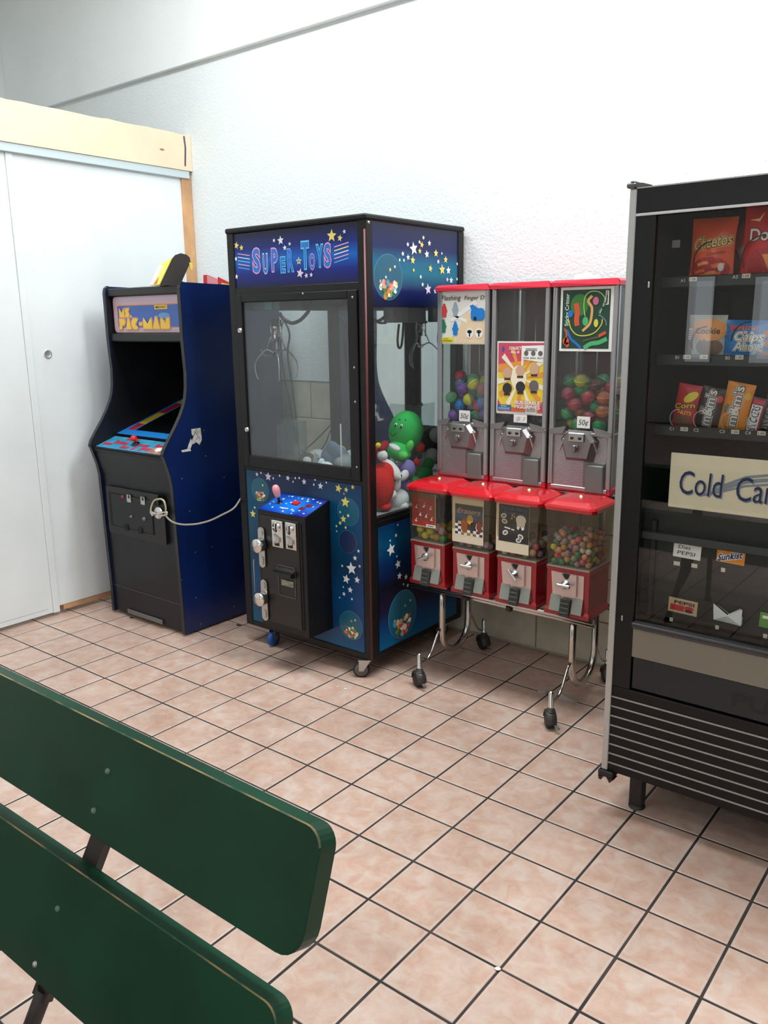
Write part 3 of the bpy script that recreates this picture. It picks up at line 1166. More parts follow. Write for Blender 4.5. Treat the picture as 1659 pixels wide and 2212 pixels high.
STW, STY, STP = M('star_white', (226, 230, 232), .4), M('star_yellow', (228, 210, 110), .4), M('star_lilac', (222, 206, 222), .4)
BUB = M('bubble_teal', (14, 88, 114), .35)
BUBE = M('bubble_rim', (84, 146, 168), .35)
BUBN = M('bubble_navy', (22, 40, 84), .35)
CANDY = [M('candy_%d' % i, c, .45) for i, c in enumerate(((232, 226, 206), (236, 196, 92), (222, 120, 60), (120, 150, 60), (206, 70, 60), (238, 238, 232), (206, 160, 150), (84, 110, 40), (70, 150, 190)))]
NEON = {'p': M('neon_pink', (232, 160, 196), .35), 'c': M('neon_cyan', (96, 206, 232), .35), 'y': M('neon_yellow', (240, 222, 130), .35), 'b': M('neon_blue', (100, 160, 236), .35),
        'w': M('neon_white', (226, 222, 236), .35)}
FILLB = M('letter_fill_blue', (22, 112, 206), .35)


def like(pr):
    return Print(MB(), pr.O, pr.U, pr.V, eps=pr.eps)


def stars(pr, lst, sc, ox, oy, panel):
    for it in lst:
        pr = like(pr)
        X, Y, r = it[:3]
        x, y = ox + X / sc, oy + Y / sc
        u, v = pr.px(x, y)
        mt = STY if len(it) > 3 and it[3] == 'y' else (STP if len(it) > 3 and it[3] == 'p' else STW)
        rr = r / sc * pr.mpp(x, y) * 1.05
        if r < 10:
            pr.disc(u, v, rr, rr * 1.15, mt, 4, 8)
        else:
            pr.star(u, v, rr, mt, 4, rot=rnd.uniform(-.25, .25))
        pr.mb.build('star_print', panel)


def bubble(pr, X, Y, rx, ry, sc, ox, oy, panel, fill=None, pile=True):
    pr = like(pr)
    x, y = ox + X / sc, oy + Y / sc
    u, v = pr.px(x, y)
    u2, v2 = pr.px(x + rx / sc, y)
    u3, v3 = pr.px(x, y - ry / sc)
    a, b = abs(u2 - u), abs(v3 - v)
    pr.disc(u, v, a, b, BUBE, 1, 28)
    pr.disc(u, v, a * .975, b * .982, fill or BUB, 2, 28)
    if pile:
        for k in range(44):
            t = rnd.random()
            yy = v - b * .15 - b * .68 * t
            xx = u + a * .62 * math.sqrt(max(.05, 1 - ((yy - v) / b) ** 2)) * rnd.uniform(-1, 1)
            q = a * rnd.uniform(.06, .14)
            pr.disc(xx, yy, q, q * rnd.uniform(.7, 1.2), CANDY[k % len(CANDY)], 3 + .05 * k, 9)
    pr.mb.build('bubble_print', panel)


# header, front
G1 = grad('header_gradient', 'Z', [(0, (14, 18, 66)), (.25, (12, 34, 128)), (.48, (10, 96, 190)), (.7, (18, 38, 118)), (1, (30, 34, 54))])
hf = MB(G1).box(CX0 + .045, CX1 - .047, CY0 + .006, CY0 + .014, 1.675, 1.903).build('header_panel', claw)
mb = MB()
pr = Print(mb, (CX0, CY0 + .006, 0), (1, 0, 0), (0, 0, 1))
stars(pr, [(123, 297, 22, 'y'), (155, 312, 18, 'y'), (405, 265, 27), (363, 265, 13), (432, 312, 17), (463, 287, 12), (732, 235, 38, 'y'), (785, 250, 21, 'y'), (813, 208, 14),
           (530, 475, 30, 'p'), (570, 490, 17, 'p'), (601, 485, 15, 'p'), (123, 497, 17), (120, 383, 9)], 2.9625, 470, 430, hf)
for ch, X, Y, hh_, wd_, cl in (('S', 250, 393, 150, 66, 'p'), ('U', 307, 412, 120, 44, 'w'), ('P', 366, 388, 140, 52, 'p'), ('E', 420, 420, 95, 40, 'c'), ('R', 467, 390, 135, 50, 'b'),
                              ('T', 562, 358, 160, 66, 'c'), ('O', 607, 400, 92, 48, 'p'), ('Y', 655, 362, 130, 50, 'c'), ('S', 705, 358, 135, 52, 'p')):
    u, v = pr.px(470 + X / 2.9625, 430 + Y / 2.9625)
    k = pr.mpp(600, 560) / 2.9625
    for l, bo, mt in ((3, .074, NEON[cl]), (4, .030, FILLB)):
        pr.text(ch, u, v, hh_ * .88 * k, mt, l, width=wd_ * .82 * k, bold=bo)
u, v = pr.px(470 + 522 / 2.9625, 430 + 397 / 2.9625)
pr.star(u, v, .017, NEON['y'], 4)
pr.star(u, v, .009, FILLB, 5)
for k, cl in enumerate('pwcpb'):
    a, b = pr.px(470 + (130 + k * 1) / 2.9625, 430 + (350 + 22 * k) / 2.9625), pr.px(470 + 207 / 2.9625, 430 + (362 + 22 * k) / 2.9625)
    pr.line([a, b], .0035, NEON[cl], 3)
for k, cl in enumerate('pywpb'):
    a, b = pr.px(470 + 748 / 2.9625, 430 + (307 + 25 * k) / 2.9625), pr.px(470 + 840 / 2.9625, 430 + (277 + 25 * k) / 2.9625)
    pr.line([a, b], .004, NEON[cl], 3)
mb.build('header_print', hf)
# header, side
G2 = grad('side_header_gradient', 'Z', [(0, (8, 14, 44)), (.2, (12, 30, 84)), (.42, (10, 104, 128)), (.54, (12, 96, 130)), (.72, (22, 36, 84)), (1, (30, 36, 60))])
hs = MB(G2).box(CX1 - .012, CX1 - .006, CY0 + .045, CY1 - .03, 1.578, 1.905).build('side_header_panel', claw)
mb = MB()
pr = Print(mb, (CX1 - .006, 0, 0), (0, 1, 0), (0, 0, 1))
stars(pr, [(1215, 290, 15), (1253, 318, 40), (1290, 275, 13), (1315, 247, 14), (1305, 293, 20, 'y'), (1353, 283, 18), (1292, 333, 18, 'y'), (1337, 353, 24), (1395, 347, 24, 'y'), (1433, 348, 10),
           (1183, 350, 16), (1217, 373, 18), (1247, 392, 25, 'y'), (1410, 400, 15), (1457, 388, 22, 'y'), (1360, 445, 22, 'y'), (1435, 452, 32, 'y'), (1475, 457, 25), (1253, 455, 13, 'y'),
           (1298, 498, 14), (1310, 547, 15), (1345, 577, 34, 'p'), (1390, 590, 18, 'p'), (1468, 515, 15, 'p'), (1493, 520, 20), (1530, 512, 12, 'p'), (1531, 415, 11), (1543, 390, 9), (1163, 390, 8), (1190, 392, 8)],
      2.9625, 470, 430, hs)
bubble(pr, 1093, 500, 90, 150, 2.9625, 470, 430, hs)
stars(pr, [(1102, 452, 14, 'y'), (1132, 433, 12), (1075, 500, 12)], 2.9625, 470, 430, hs)
# lower front art panel
G3 = grad('front_art_gradient', 'X', [(0, (2, 92, 118)), (.2, (18, 42, 84)), (.5, (22, 22, 40)), (.8, (2, 76, 118)), (1, (8, 64, 116))], .3, 'Z',
          [(0, (2, 92, 130)), (.12, (30, 36, 84)), (.3, (4, 58, 116)), (.5, (12, 12, 40)), (.75, (4, 72, 110)), (1, (20, 38, 76))])
fa = MB(G3).box(CX0 + .045, CX1 - .050, CY0 + .006, CY0 + .012, .110, .860).build('front_art_panel', claw)
mb = MB()
pr = Print(mb, (CX0, CY0 + .006, 0), (1, 0, 0), (0, 0, 1))
Z5 = (4.046, 510, 980, fa)
bubble(pr, 210, 318, 75, 105, *Z5)
bubble(pr, 980, 510, 95, 122, *Z5, pile=False)
bubble(pr, 975, 770, 78, 100, *Z5, fill=BUBN, pile=False)
bubble(pr, 1005, 1500, 100, 125, *Z5)
stars(pr, [(185, 180, 20, 'p'), (283, 200, 40, 'p'), (220, 168, 8), (327, 215, 9), (383, 192, 9), (455, 213, 25), (500, 245, 8), (520, 213, 9), (555, 212, 9), (597, 245, 28), (693, 227, 9), (682, 270, 9),
           (740, 282, 32), (791, 252, 8), (897, 303, 40, 'y'), (965, 315, 25, 'y'), (1022, 292, 22, 'y'), (957, 422, 50, 'y'), (150, 525, 36, 'y'), (940, 570, 34, 'y'), (912, 605, 20, 'y'), (880, 632, 14, 'y'),
           (882, 677, 11, 'y'), (960, 645, 17, 'y'), (982, 541, 18), (912, 510, 12), (945, 350, 10), (1072, 850, 17), (1042, 912, 25), (1010, 1003, 58), (965, 1095, 43), (1060, 1103, 33), (1000, 1190, 30),
           (945, 1225, 21), (930, 980, 14), (1082, 983, 16), (940, 1165, 7), (1015, 1270, 9), (908, 1257, 7), (235, 275, 9, 'y'), (1010, 1462, 10, 'y'), (1043, 1455, 12), (165, 470, 9)], *Z5)
# lower side art panel
G4 = grad('side_art_gradient', 'Z', [(0, (2, 92, 136)), (.18, (8, 58, 116)), (.3, (28, 20, 54)), (.5, (6, 8, 26)), (.7, (4, 44, 94)), (.85, (2, 76, 112)), (1, (6, 50, 98))])
sa = MB(G4).box(CX1 - .004, CX1 - .001, CY0 + .05, CY1 - .04, .116, .672).build('side_art_panel', claw)
mb = MB()
pr = Print(mb, (CX1 - .001, 0, 0), (0, 1, 0), (0, 0, 1))
Z5 = (4.046, 510, 980, sa)
bubble(pr, 1455, 1400, 120, 208, *Z5)
stars(pr, [(1352, 838, 60), (1395, 713, 20), (1343, 760, 9), (1412, 965, 42), (1425, 1068, 34), (1482, 1077, 26), (1402, 897, 13), (1410, 622, 8), (1460, 1140, 8), (1497, 1150, 18), (1520, 1280, 14), (1475, 1327, 14, 'y')], *Z5)

# door with glass
dx0, dx1, dz0, dz1 = CX0 + .048, CX1 - .046, .918, 1.645
gx0, gx1, gz0, gz1 = CX0 + .087, CX1 - .096, .928, 1.612
dr = MB(CBLK)
dr.box(dx0, gx0, CY0 - .008, CY0 + .012, dz0 - .045, dz1, .003)
dr.box(gx1, dx1, CY0 - .008, CY0 + .012, dz0 - .045, dz1, .003)
dr.box(gx0, gx1, CY0 - .008, CY0 + .012, gz1, dz1, .003)
dr.box(gx0, gx1, CY0 - .008, CY0 + .012, dz0 - .045, gz0, .003)
door = dr.build('door', claw)
PANE = glass('claw_glass', (232, 241, 244), 1.5, haze=.085)
MB(PANE).poly([(gx0 - .006, CY0 + .004, gz0 - .006), (gx1 + .006, CY0 + .004, gz0 - .006), (gx1 + .006, CY0 + .004, gz1 + .006), (gx0 - .006, CY0 + .004, gz1 + .006)]).build('door_glass', door)
for a, b in ((519, 714), (534, 928)):
    p = at_y(a, b, CY0 - .008)
    MB(CHROME).lathe([(.011, 0), (.011, .005), (.009, .008), (.004, .008), (.004, .006), (0, .006)], (p.x, CY0 - .008, p.z), (0, -1, 0), 16).build('door_lock', door)
for a, b in ((761, 642), (765, 794), (767, 868), (770.5, 1009), (654, 634)):
    p = at_y(a, b, CY0 - .008)
    MB(STEEL).lathe([(.0045, 0), (.0035, .002), (0, .003)], (p.x, CY0 - .008, p.z), (0, -1, 0), 10).build('screw', door)
# side panes, mirror back
PANE2 = glass('claw_side_glass', (240, 244, 243), 1.5, haze=.025)
MB(PANE2).poly([(CX1 - .008, CY0 + .04, .716), (CX1 - .008, CY1 - .03, .716), (CX1 - .008, CY1 - .03, 1.578), (CX1 - .008, CY0 + .04, 1.578)]).build('side_glass', claw)
MB(PANE2).poly([(CX0 + .012, CY0 + .04, .716), (CX0 + .012, CY1 - .03, .716), (CX0 + .012, CY1 - .03, 1.578), (CX0 + .012, CY0 + .04, 1.578)]).build('side_glass', claw)
MB(M('navy_inner', (30, 40, 62), .5)).box(CX0 + .006, CX0 + .012, CY0 + .045, CY1 - .03, 1.578, 1.905).build('side_header_panel', claw)
MIR = M('dusty_mirror', (206, 212, 212), .03, 1.0)
MB(MIR).box(CX0 + .045, CX1 - .045, CY1 - .022, CY1 - .016, .716, 1.66).build('mirror', claw)
MB(CBLK).box(CX0 + .02, CX1 - .02, CY1 - .014, CY1 - .002, .70, 1.91).build('back_panel', claw)
MB(M('play_deck', (150, 150, 148), .6)).box(CX0 + .03, CX1 - .03, CY0 + .035, CY1 - .03, .702, .716).build('play_deck', claw)
GREYI = M('inner_grey', (96, 102, 106), .6)
MB(GREYI).box(CX0 + .02, CX1 - .02, CY0 + .035, CY1 - .03, 1.80, 1.815).build('inner_ceiling', claw)
# gantry, carriage, claw
RAIL = M('rail_grey', (110, 114, 116), .35, .7)
for yy in (CY0 + .07, CY1 - .07):
    MB(RAIL).box(CX0 + .03, CX1 - .03, yy - .012, yy + .012, 1.66, 1.70).build('gantry_rail', claw)
ccx, ccy = -2.531, .806
MB(RAIL).box(ccx - .075, ccx - .055, CY0 + .06, CY1 - .06, 1.622, 1.66).build('gantry_rail', claw)
MB(RAIL).box(ccx + .055, ccx + .075, CY0 + .06, CY1 - .06, 1.622, 1.66).build('gantry_rail', claw)
TEAL = M('teal_carriage', (28, 118, 116), .5)
car = MB(M('carriage_grey', (66, 76, 82), .5)).box(ccx - .085, ccx + .09, ccy - .06, ccy + .085, 1.575, 1.66, .004).build('carriage', claw)
MB(TEAL).box(ccx + .005, ccx + .05, ccy - .066, ccy - .05, 1.578, 1.70).build('carriage_bracket', car)
MB(GREYI).box(-2.16, -2.02, 1.12, 1.26, 1.515, 1.66, .004).build('motor_box', claw)
ch = MB(CHROME)
ch.lathe([(.016, 0), (.016, .055), (.019, .055), (.019, .07), (.016, .07), (.016, .10), (.010, .10), (.010, .03)][:6], (ccx, ccy, 1.440), (0, 0, 1), 16)
cho = ch.build('claw_solenoid', claw)
for s in (-.03, .034):
    MB(CHROME).tube([(ccx + s, ccy, 1.535), (ccx + s, ccy, 1.438)], .004, 8).build('claw_rod', cho)
MB(STEEL).tube([(ccx, ccy, 1.44), (ccx, ccy, 1.385)], .004, 8).build('claw_rod', cho)
MB(CHROME).box(ccx - .012, ccx + .012, ccy - .012, ccy + .012, 1.375, 1.395, .002).build('claw_hub', cho)
for k in range(3):
    a = math.radians((200, 320, 80)[k])
    D = Vector((math.cos(a), math.sin(a), 0))
    O_ = Vector((ccx, ccy, 0))
    pth = [O_ + D * .012 + Vector((0, 0, 1.386)), O_ + D * .050 + Vector((0, 0, 1.402)), O_ + D * .090 + Vector((0, 0, 1.370)), O_ + D * .112 + Vector((0, 0, 1.335)), O_ + D * .108 + Vector((0, 0, 1.290)), O_ + D * .098 + Vector((0, 0, 1.268))]
    MB(STEEL).tube(curve(pth, 4), .0035, 8).build('claw_arm', cho)
    MB(STEEL).tube([O_ + D * .022 + Vector((0, 0, 1.47)), O_ + D * .050 + Vector((0, 0, 1.402))], .003, 6).build('claw_link', cho)
WIRE = M('black_wire', (40, 40, 42), .5)


def wire(pxs, Y, r, name='wire'):
    MB(WIRE).tube(curve([at_y(a, b, Y) for a, b in pxs], 3), r, 7).build(name, claw)


wire([(612, 690), (611, 697), (608, 711), (607, 735), (608, 757), (610, 786), (616, 825), (622, 850), (629, 884), (638, 942), (646, 966), (657, 976), (665, 985)], 1.12, .0035)
wire([(608, 684), (622, 708), (625.6, 728), (622, 750), (622, 776), (626, 800), (630, 827), (632.6, 850), (639, 896), (642, 939), (647, 985)], 1.14, .005)
wire([(677.6, 640), (668, 668), (661, 679), (648, 692), (632, 698), (617, 692), (608, 684), (604, 676)], 1.05, .009)
wire([(717, 915), (698, 935), (680, 953), (657, 975), (648, 990)], 1.30, .0035)
wire([(717, 923), (709, 942), (703, 958), (692, 973)], 1.30, .003)
wire([(608, 757), (600, 763), (585, 772), (570, 768), (562, 755)], 1.0, .008, 'cord_loop')
wire([(862, 700), (859, 730), (860, 747), (863, 752), (867, 747), (870, 725), (872, 690)], 1.20, .0055, 'cord_loop')
wire([(807, 690), (816, 696), (824, 698), (834, 697)], 1.20, .0055, 'cord_loop')
ACR = glass('acrylic', (238, 243, 242), 1.49, haze=.05)
MB(ACR).box(-2.484, -2.480, CY0 + .05, .93, .716, 1.07).build('chute_panel', claw)
MB(ACR).box(-2.655, -2.480, .93, .934, .716, 1.07).build('chute_panel', claw)
MB(M('acrylic_edge', (216, 222, 220), .3)).box(-2.101, -2.095, CY0 + .05, CY0 + .053, .716, 1.10).build('acrylic_glint', claw)  # pale strip standing in for the reflection along an acrylic panel

# coin box
KX0, KX1, KY = -2.42, -2.133, .542
kz0, kzf, kzb = .185, .722, .770
cbx = MB(CBLK).prism([(KX0, KY, kz0), (KX0, CY0 + .006, kz0), (KX0, CY0 + .006, kzb), (KX0, KY, kzf)], (KX1 - KX0, 0, 0)).build('coin_box', claw)
TV = Vector((0, CY0 + .006 - KY, kzb - kzf)).normalized()
TL_ = (Vector((0, CY0 + .006, kzb)) - Vector((0, KY, kzf))).length
G5 = grad('control_top_gradient', 'X', [(0, (8, 40, 150)), (.35, (16, 90, 210)), (.6, (20, 120, 220)), (.8, (14, 20, 140)), (1, (60, 40, 140))], .25, 'Y',
          [(0, (8, 14, 120)), (.45, (20, 130, 230)), (1, (10, 16, 110))])
tp = MB(G5)
A = Vector((KX0 + .004, KY + .002, kzf))
TN = Vector((1, 0, 0)).cross(TV)
tp.prism([A, A + TV * (TL_ - .006), A + TV * (TL_ - .006) + TN * .003, A + TN * .003], (KX1 - KX0 - .008, 0, 0))
tpo = tp.build('control_top', claw)
base_pr = Print(MB(), A + TN * .003, (1, 0, 0), TV)
tw, th_ = KX1 - KX0 - .008, TL_ - .006
spots = []
while len(spots) < 24:
    u, v = rnd.uniform(.012, tw - .012), rnd.uniform(.010, th_ - .010)
    if all(math.hypot(u - a, v - b) > .018 for a, b in spots) and not (.035 < u < .09 and .05 < v < .10) and not (.12 < u < .25 and .045 < v < .105):
        spots.append((u, v))
for u, v in spots:
    pr = like(base_pr)
    if rnd.random() < .4:
        pr.star(u, v, rnd.uniform(.005, .009), STW, 1, rot=rnd.random())
    else:
        pr.disc(u, v, rnd.uniform(.003, .008), rnd.uniform(.003, .006), STW if rnd.random() < .8 else STP, 1, 9)
    pr.mb.build('star_print', tpo)
pr = like(base_pr)
pr.line([(.095, .040), (.145, .040)], .006, STW, 2)
pr.mb.build('label_print', tpo)
RB = M('red_button', (206, 30, 34), .3)
RB2 = M('dark_red_window', (122, 18, 24), .3)
for u, v, a, b, mt, nm in ((.15, .088, .017, .012, RB, 'push_button'), (.225, .088, .014, .010, RB2, 'display_window'), (.21, .060, .014, .010, RB2, 'display_window')):
    c = A + Vector((u, 0, 0)) + TV * v + TN * .003
    q = MB(mt).prism([c + Vector((-a, 0, 0)) - TV * b, c + Vector((a, 0, 0)) - TV * b, c + Vector((a, 0, 0)) + TV * b, c + Vector((-a, 0, 0)) + TV * b], TN * (.008 if nm == 'push_button' else .002))
    q.build(nm, cbx)
jb = A + Vector((.060, 0, 0)) + TV * .075 + TN * .003
jt = at_y(596, 1056, .60)
jk = MB(BLACKP).lathe([(.014, 0), (.012, .004), (.006, .006)], jb, TN, 14)
jk.tube([jb, jb + (jt - jb) * .75], .006, 8)
jo = jk.build('joystick', claw)
dv = (jt - jb).normalized()
MB(M('pink_grip', (226, 150, 156), .25)).lathe([(0, -.004), (.010, -.003), (.0135, .005), (.017, .025), (.0175, .036), (.014, .048), (.008, .054), (0, .056)], jb + (jt - jb) * .45, dv, 18).build('grip', jo)
# coin box front: leaf outline, mechs, locks, note slot
MB(M('claw_leaf', (19, 18, 19), .4)).box(KX0 + .012, KX1 - .038, KY - .005, KY + .002, kz0 + .03, kzf - .022, .002).build('coin_leaf', cbx)
MB(MATTE).box(KX1 - .034, KX1 - .024, KY - .003, KY + .002, kz0 + .03, kzf - .03).build('leaf_gap', cbx)
YF_ = KY - .005
for qs in (((588, 1121), (615, 1186)), ((617.5, 1126), (643.5, 1191))):
    a, b = at_y(*qs[0], YF_), at_y(*qs[1], YF_)
    x0, x1, z0, z1 = a.x, b.x - .003, b.z + .002, a.z - .002
    m_ = MB(CHROME).box(x0, x1, YF_ - .007, YF_, z0, z1, .002)
    mo = m_.build('coin_mechanism', claw)
    cx_, w_ = (x0 + x1) / 2, x1 - x0
    MB(CHROME).lathe([(w_ * .36, 0), (w_ * .34, .004), (0, .006)], (cx_ - .002, YF_ - .007, z1 - .030), (0, -1, 0), 18).build('reject_dial', mo)
    MB(INK).box(cx_ - .0035, cx_ + .0025, YF_ - .0145, YF_ - .007, z1 - .050, z1 - .012).build('coin_slot', mo)
    MB(STEEL).prism([(cx_ - .018, YF_ - .007, z0 + .06), (cx_ + .016, YF_ - .007, z0 + .045), (cx_ + .016, YF_ - .007, z0 + .025), (cx_ - .006, YF_ - .007, z0 + .02), (cx_ - .006, YF_ - .007, z0 + .045)], (0, -.008, 0)).build('reject_lever', mo)
    MB(INK).box(cx_ - .016, cx_ + .010, YF_ - .009, YF_ - .006, z0 + .008, z0 + .024).build('coin_return', mo)
for py0, py1, dxx, dyy in ((1138, 1224, 552, 1180), (1251, 1338, 557, 1296)):
    a, b = at_y(566 + (py0 > 1200) * 6, py0, YF_), at_y(566 + (py0 > 1200) * 6, py1, YF_)
    xa = a.x
    cz_ = (a.z + b.z) / 2
    hh2 = (a.z - b.z) / 2
    hp_ = MB(STEEL).prism([(xa + u, YF_ - .003, cz_ + v) for u, v in rrect(-.019, -hh2, .019, hh2, .0185)], (0, -.006, 0))
    ho = hp_.build('hasp', claw)
    MB(STEEL).prism([(xa + u, YF_ - .009, cz_ + v) for u, v in rrect(-.010, -hh2 + .012, .010, -hh2 + .052, .0095)], (0, -.005, 0)).build('hasp_staple', ho)
    MB(STEEL).prism([(xa + u, YF_ - .009, cz_ + v) for u, v in rrect(-.010, hh2 - .04, .010, hh2 - .010, .0095)], (0, -.004, 0)).build('hasp_staple', ho)
    dc = at_y(dxx, dyy, YF_ - .045)
    MB(CHROME).lathe([(.028, .0), (.032, .004), (.032, .030), (.029, .035), (0, .037)], (dc.x, YF_ - .009, dc.z), (0, -1, 0), 26).build('puck_lock', ho)
MB(STEEL).tube([at_y(549, 1208, YF_ - .012), at_y(548, 1214, YF_ - .012), at_y(551, 1278, YF_ - .012)], .0025, 6).build('lock_wire', cbx)
a, b = at_y(601, 1219, YF_), at_y(640, 1294, YF_)
ou = MB(DULL)
for (u0, u1, v0, v1) in ((a.x, b.x, a.z - .002, a.z), (a.x, b.x, b.z, b.z + .002), (a.x, a.x + .002, b.z, a.z), (b.x - .002, b.x, b.z, a.z)):
    ou.box(u0, u1, YF_ - .003, YF_, v0, v1)
no = ou.build('note_slot_frame', claw)
a2, b2 = at_y(598, 1228, YF_), at_y(638, 1246, YF_)
MB(BLACKP).prism([(a2.x, YF_, a2.z + .012), (a2.x, YF_ - .012, a2.z), (a2.x, YF_ - .03, b2.z + .012), (a2.x, YF_ - .03, b2.z), (a2.x, YF_, b2.z - .01)], (b2.x - a2.x, 0, 0)).build('note_slot_hood', no)
a3, b3 = at_y(608, 1251, YF_ - .004), at_y(634, 1270, YF_ - .004)
MB(M('note_label', (128, 132, 110), .5, vary=.2, vscale=80)).box(a3.x, b3.x, YF_ - .005, YF_ - .001, b3.z, a3.z).build('note_label', no)

# casters
BLUEW = M('blue_wheel', (24, 78, 150), .5)
GREYW = M('grey_wheel', (96, 92, 88), .5)


def caster(parent, x, y, zt, r, wm, ang, hub=True):
    D = Vector((math.cos(ang), math.sin(ang), 0))
    Q = Vector((-D.y, D.x, 0))
    c = Vector((x, y, r))
    w = MB(wm if wm is BLUEW else RUBBER)
    w.lathe([(r * .82, -.012), (r * .97, -.011), (r, -.006), (r, .006), (r * .97, .011), (r * .82, .012)], c, Q, 22)
    w.use(wm).lathe([(0, -.0125), (r * .8, -.0125), (r * .84, -.010), (r * .84, .010), (r * .8, .0125), (0, .0125)], c, Q, 22)
    w.use(RUBBER).lathe([(0, -.014), (r * .2, -.014), (r * .2, .014), (0, .014)], c, Q, 12)
    co = MB(STEEL)
    top = Vector((x, y, zt)) + D * r * .55
    for s in (-1, 1):
        o_ = Q * s * .0165
        co.prism([c + o_ - D * .010 - Vector((0, 0, .004)), c + o_ + D * .010 - Vector((0, 0, .004)), top + o_ + D * .022 - Vector((0, 0, .004)), top + o_ - D * .030 - Vector((0, 0, .004))], Q * s * .002)
    co.prism([top - D * .032 - Q * .022 - Vector((0, 0, .004)), top + D * .026 - Q * .022 - Vector((0, 0, .004)), top + D * .026 + Q * .022 - Vector((0, 0, .004)), top - D * .032 + Q * .022 - Vector((0, 0, .004))], (0, 0, .004))
    fo_ = co.build('caster_fork', parent)
    w.build('caster_wheel', fo_)
    return fo_


caster(claw, -1.966, .690, CZ0, .036, GREYW, math.radians(35))
caster(claw, -2.540, .715, CZ0, .036, BLUEW, math.radians(95))
caster(claw, -1.966, 1.30, CZ0, .036, GREYW, math.radians(60))
caster(claw, -2.60, 1.30, CZ0, .036, GREYW, math.radians(120))


# ------------------------------------------------------------------ plush toys in the claw machine
def fur(name, rgb):
    return M('plush_' + name, rgb, .95, spec=.15, vary=.05, vscale=25, bump=.25, bscale=240)


PG, PG2, PR_, PW, PPU, PMA, PDG, PBK, PGY, PSL, PYE, PBR = (fur('green', (52, 190, 92)), fur('light_green', (96, 212, 96)), fur('red', (206, 42, 36)), fur('white', (222, 224, 224)), fur('purple', (128, 120, 178)),
    fur('maroon', (142, 30, 36)), fur('dark_green', (30, 122, 56)), fur('black', (34, 36, 40)), fur('grey', (142, 146, 146)), fur('slate', (110, 128, 146)), fur('yellow', (226, 202, 50)), fur('brown', (112, 92, 74)))


def plush(label, spec, feats=()):
    """spec: (part name, fur, px, py, X plane, radii in metres, rotation)"""
    cs = [at_x(s[2], s[3], s[4]) for s in spec]
    t = thing('plush_toy', label, 'plush toy', (cs[0].x, cs[0].y, max(.717, min(c.z - s[5][2] for c, s in zip(cs, spec)))), 'plush toys piled in the claw machine')
    for c, s in zip(cs, spec):
        nm, m_, _, _, X, r, rot = s
        mb_ = MB(m_)
        mb_.ell(c, r, rot, 20, 14)
        po = mb_.build(nm, t)
        for f in feats:
            if f[0] == nm:
                f[1](c, po)
    return t


def face_feat(c, po):
    """embroidered eyes, brows and smile on the green plush"""
    e = MB()
    R = Vector((math.sin(math.radians(20)), -math.cos(math.radians(20)), 0))

    def onhead(x, y, lift=0):
        d = ray(x, y)
        # meet the rounded head ellipsoid
        r = (.082, .074, .098)
        Rm = Euler((0.15, .42, 0)).to_matrix().transposed()
        o = Rm @ (CAM - c)
        dd = Rm @ d
        o = Vector((o.x / r[0], o.y / r[1], o.z / r[2]))
        dd = Vector((dd.x / r[0], dd.y / r[1], dd.z / r[2]))
        A_, B_, C_ = dd.dot(dd), 2 * o.dot(dd), o.dot(o) - 1
        disc = B_ * B_ - 4 * A_ * C_
        t = (-B_ - math.sqrt(max(disc, 0))) / (2 * A_)
        return CAM + d * (t - .0012)
    for ex, ey in ((855, 918), (867, 921)):
        p = onhead(ex, ey)
        e.use(M('eye_white', (236, 238, 236), .3)).ell(p, (.0065, .0045, .010), (0, .4, 0), 12, 8)
        p2 = onhead(ex - .6, ey + 1.2)
        e.use(M('eye_black', (16, 20, 26), .2)).ell(p2 + (CAM - p2).normalized() * .003, (.0045, .0035, .007), (0, .4, 0), 10, 8)
    e.use(M('eye_black', (16, 20, 26), .2))
    sm = [onhead(a, b) for a, b in ((843, 934), (844.5, 939), (848, 941), (852, 939.5), (856, 935))]
    e.tube(sm, .0013, 6)
    for a, b in ((863, 906), (876, 907.5)):
        p = onhead(a, b)
        e.ell(p, (.004, .003, .002), (0, 0, 0), 8, 6)
    e.build('face', po)


plush('big green smiling plush toy leaning on top of the pile', [('head', PG, 877, 932, -2.02, (.082, .074, .098), (.15, .42, 0)), ('body', PG, 862, 975, -2.02, (.06, .05, .045), (0, .3, 0)),
      ('arm', PG2, 884, 966, -1.965, (.018, .018, .036), (.1, .5, 0)), ('foot', PG2, 870, 984, -1.965, (.024, .022, .02), (0, 0, 0)), ('scarf', PW, 852, 966, -1.972, (.030, .02, .012), (0, .35, 0))], [('head', face_feat)])
plush('large plain red plush toy at the front post of the pile', [('body', PR_, 822, 1052, -1.975, (.06, .06, .095), (0, .1, 0)), ('head', PR_, 830, 1022, -1.972, (.05, .05, .05), (0, 0, 0)), ('foot', PR_, 832, 1094, -1.955, (.028, .030, .018), (0, 0, 0))])
plush('white long eared plush toy draped across the red plush toy', [('body', PW, 846, 1014, -1.950, (.026, .030, .058), (.2, -.75, 0)), ('ear', PW, 826, 984, -1.955, (.024, .022, .024), (0, 0, 0)), ('ear', PW, 858, 1046, -1.940, (.016, .018, .036), (0, .1, 0))])
plush('plain white plush toy lying low beside the red plush toy', [('body', PW, 862, 1080, -1.975, (.042, .05, .05), (0, .2, 0)), ('paw', PW, 872, 1094, -1.945, (.022, .022, .020), (0, 0, 0)), ('paw', PW, 846, 1068, -1.945, (.022, .022, .022), (0, 0, 0))])


def nose_feat(c, po):
    p = at_x(865, 1028, c.x + .022)
    MB(M('nose_black', (34, 18, 20), .3)).ell(p, (.007, .007, .009), (0, 0, 0), 12, 8).build('nose', po)


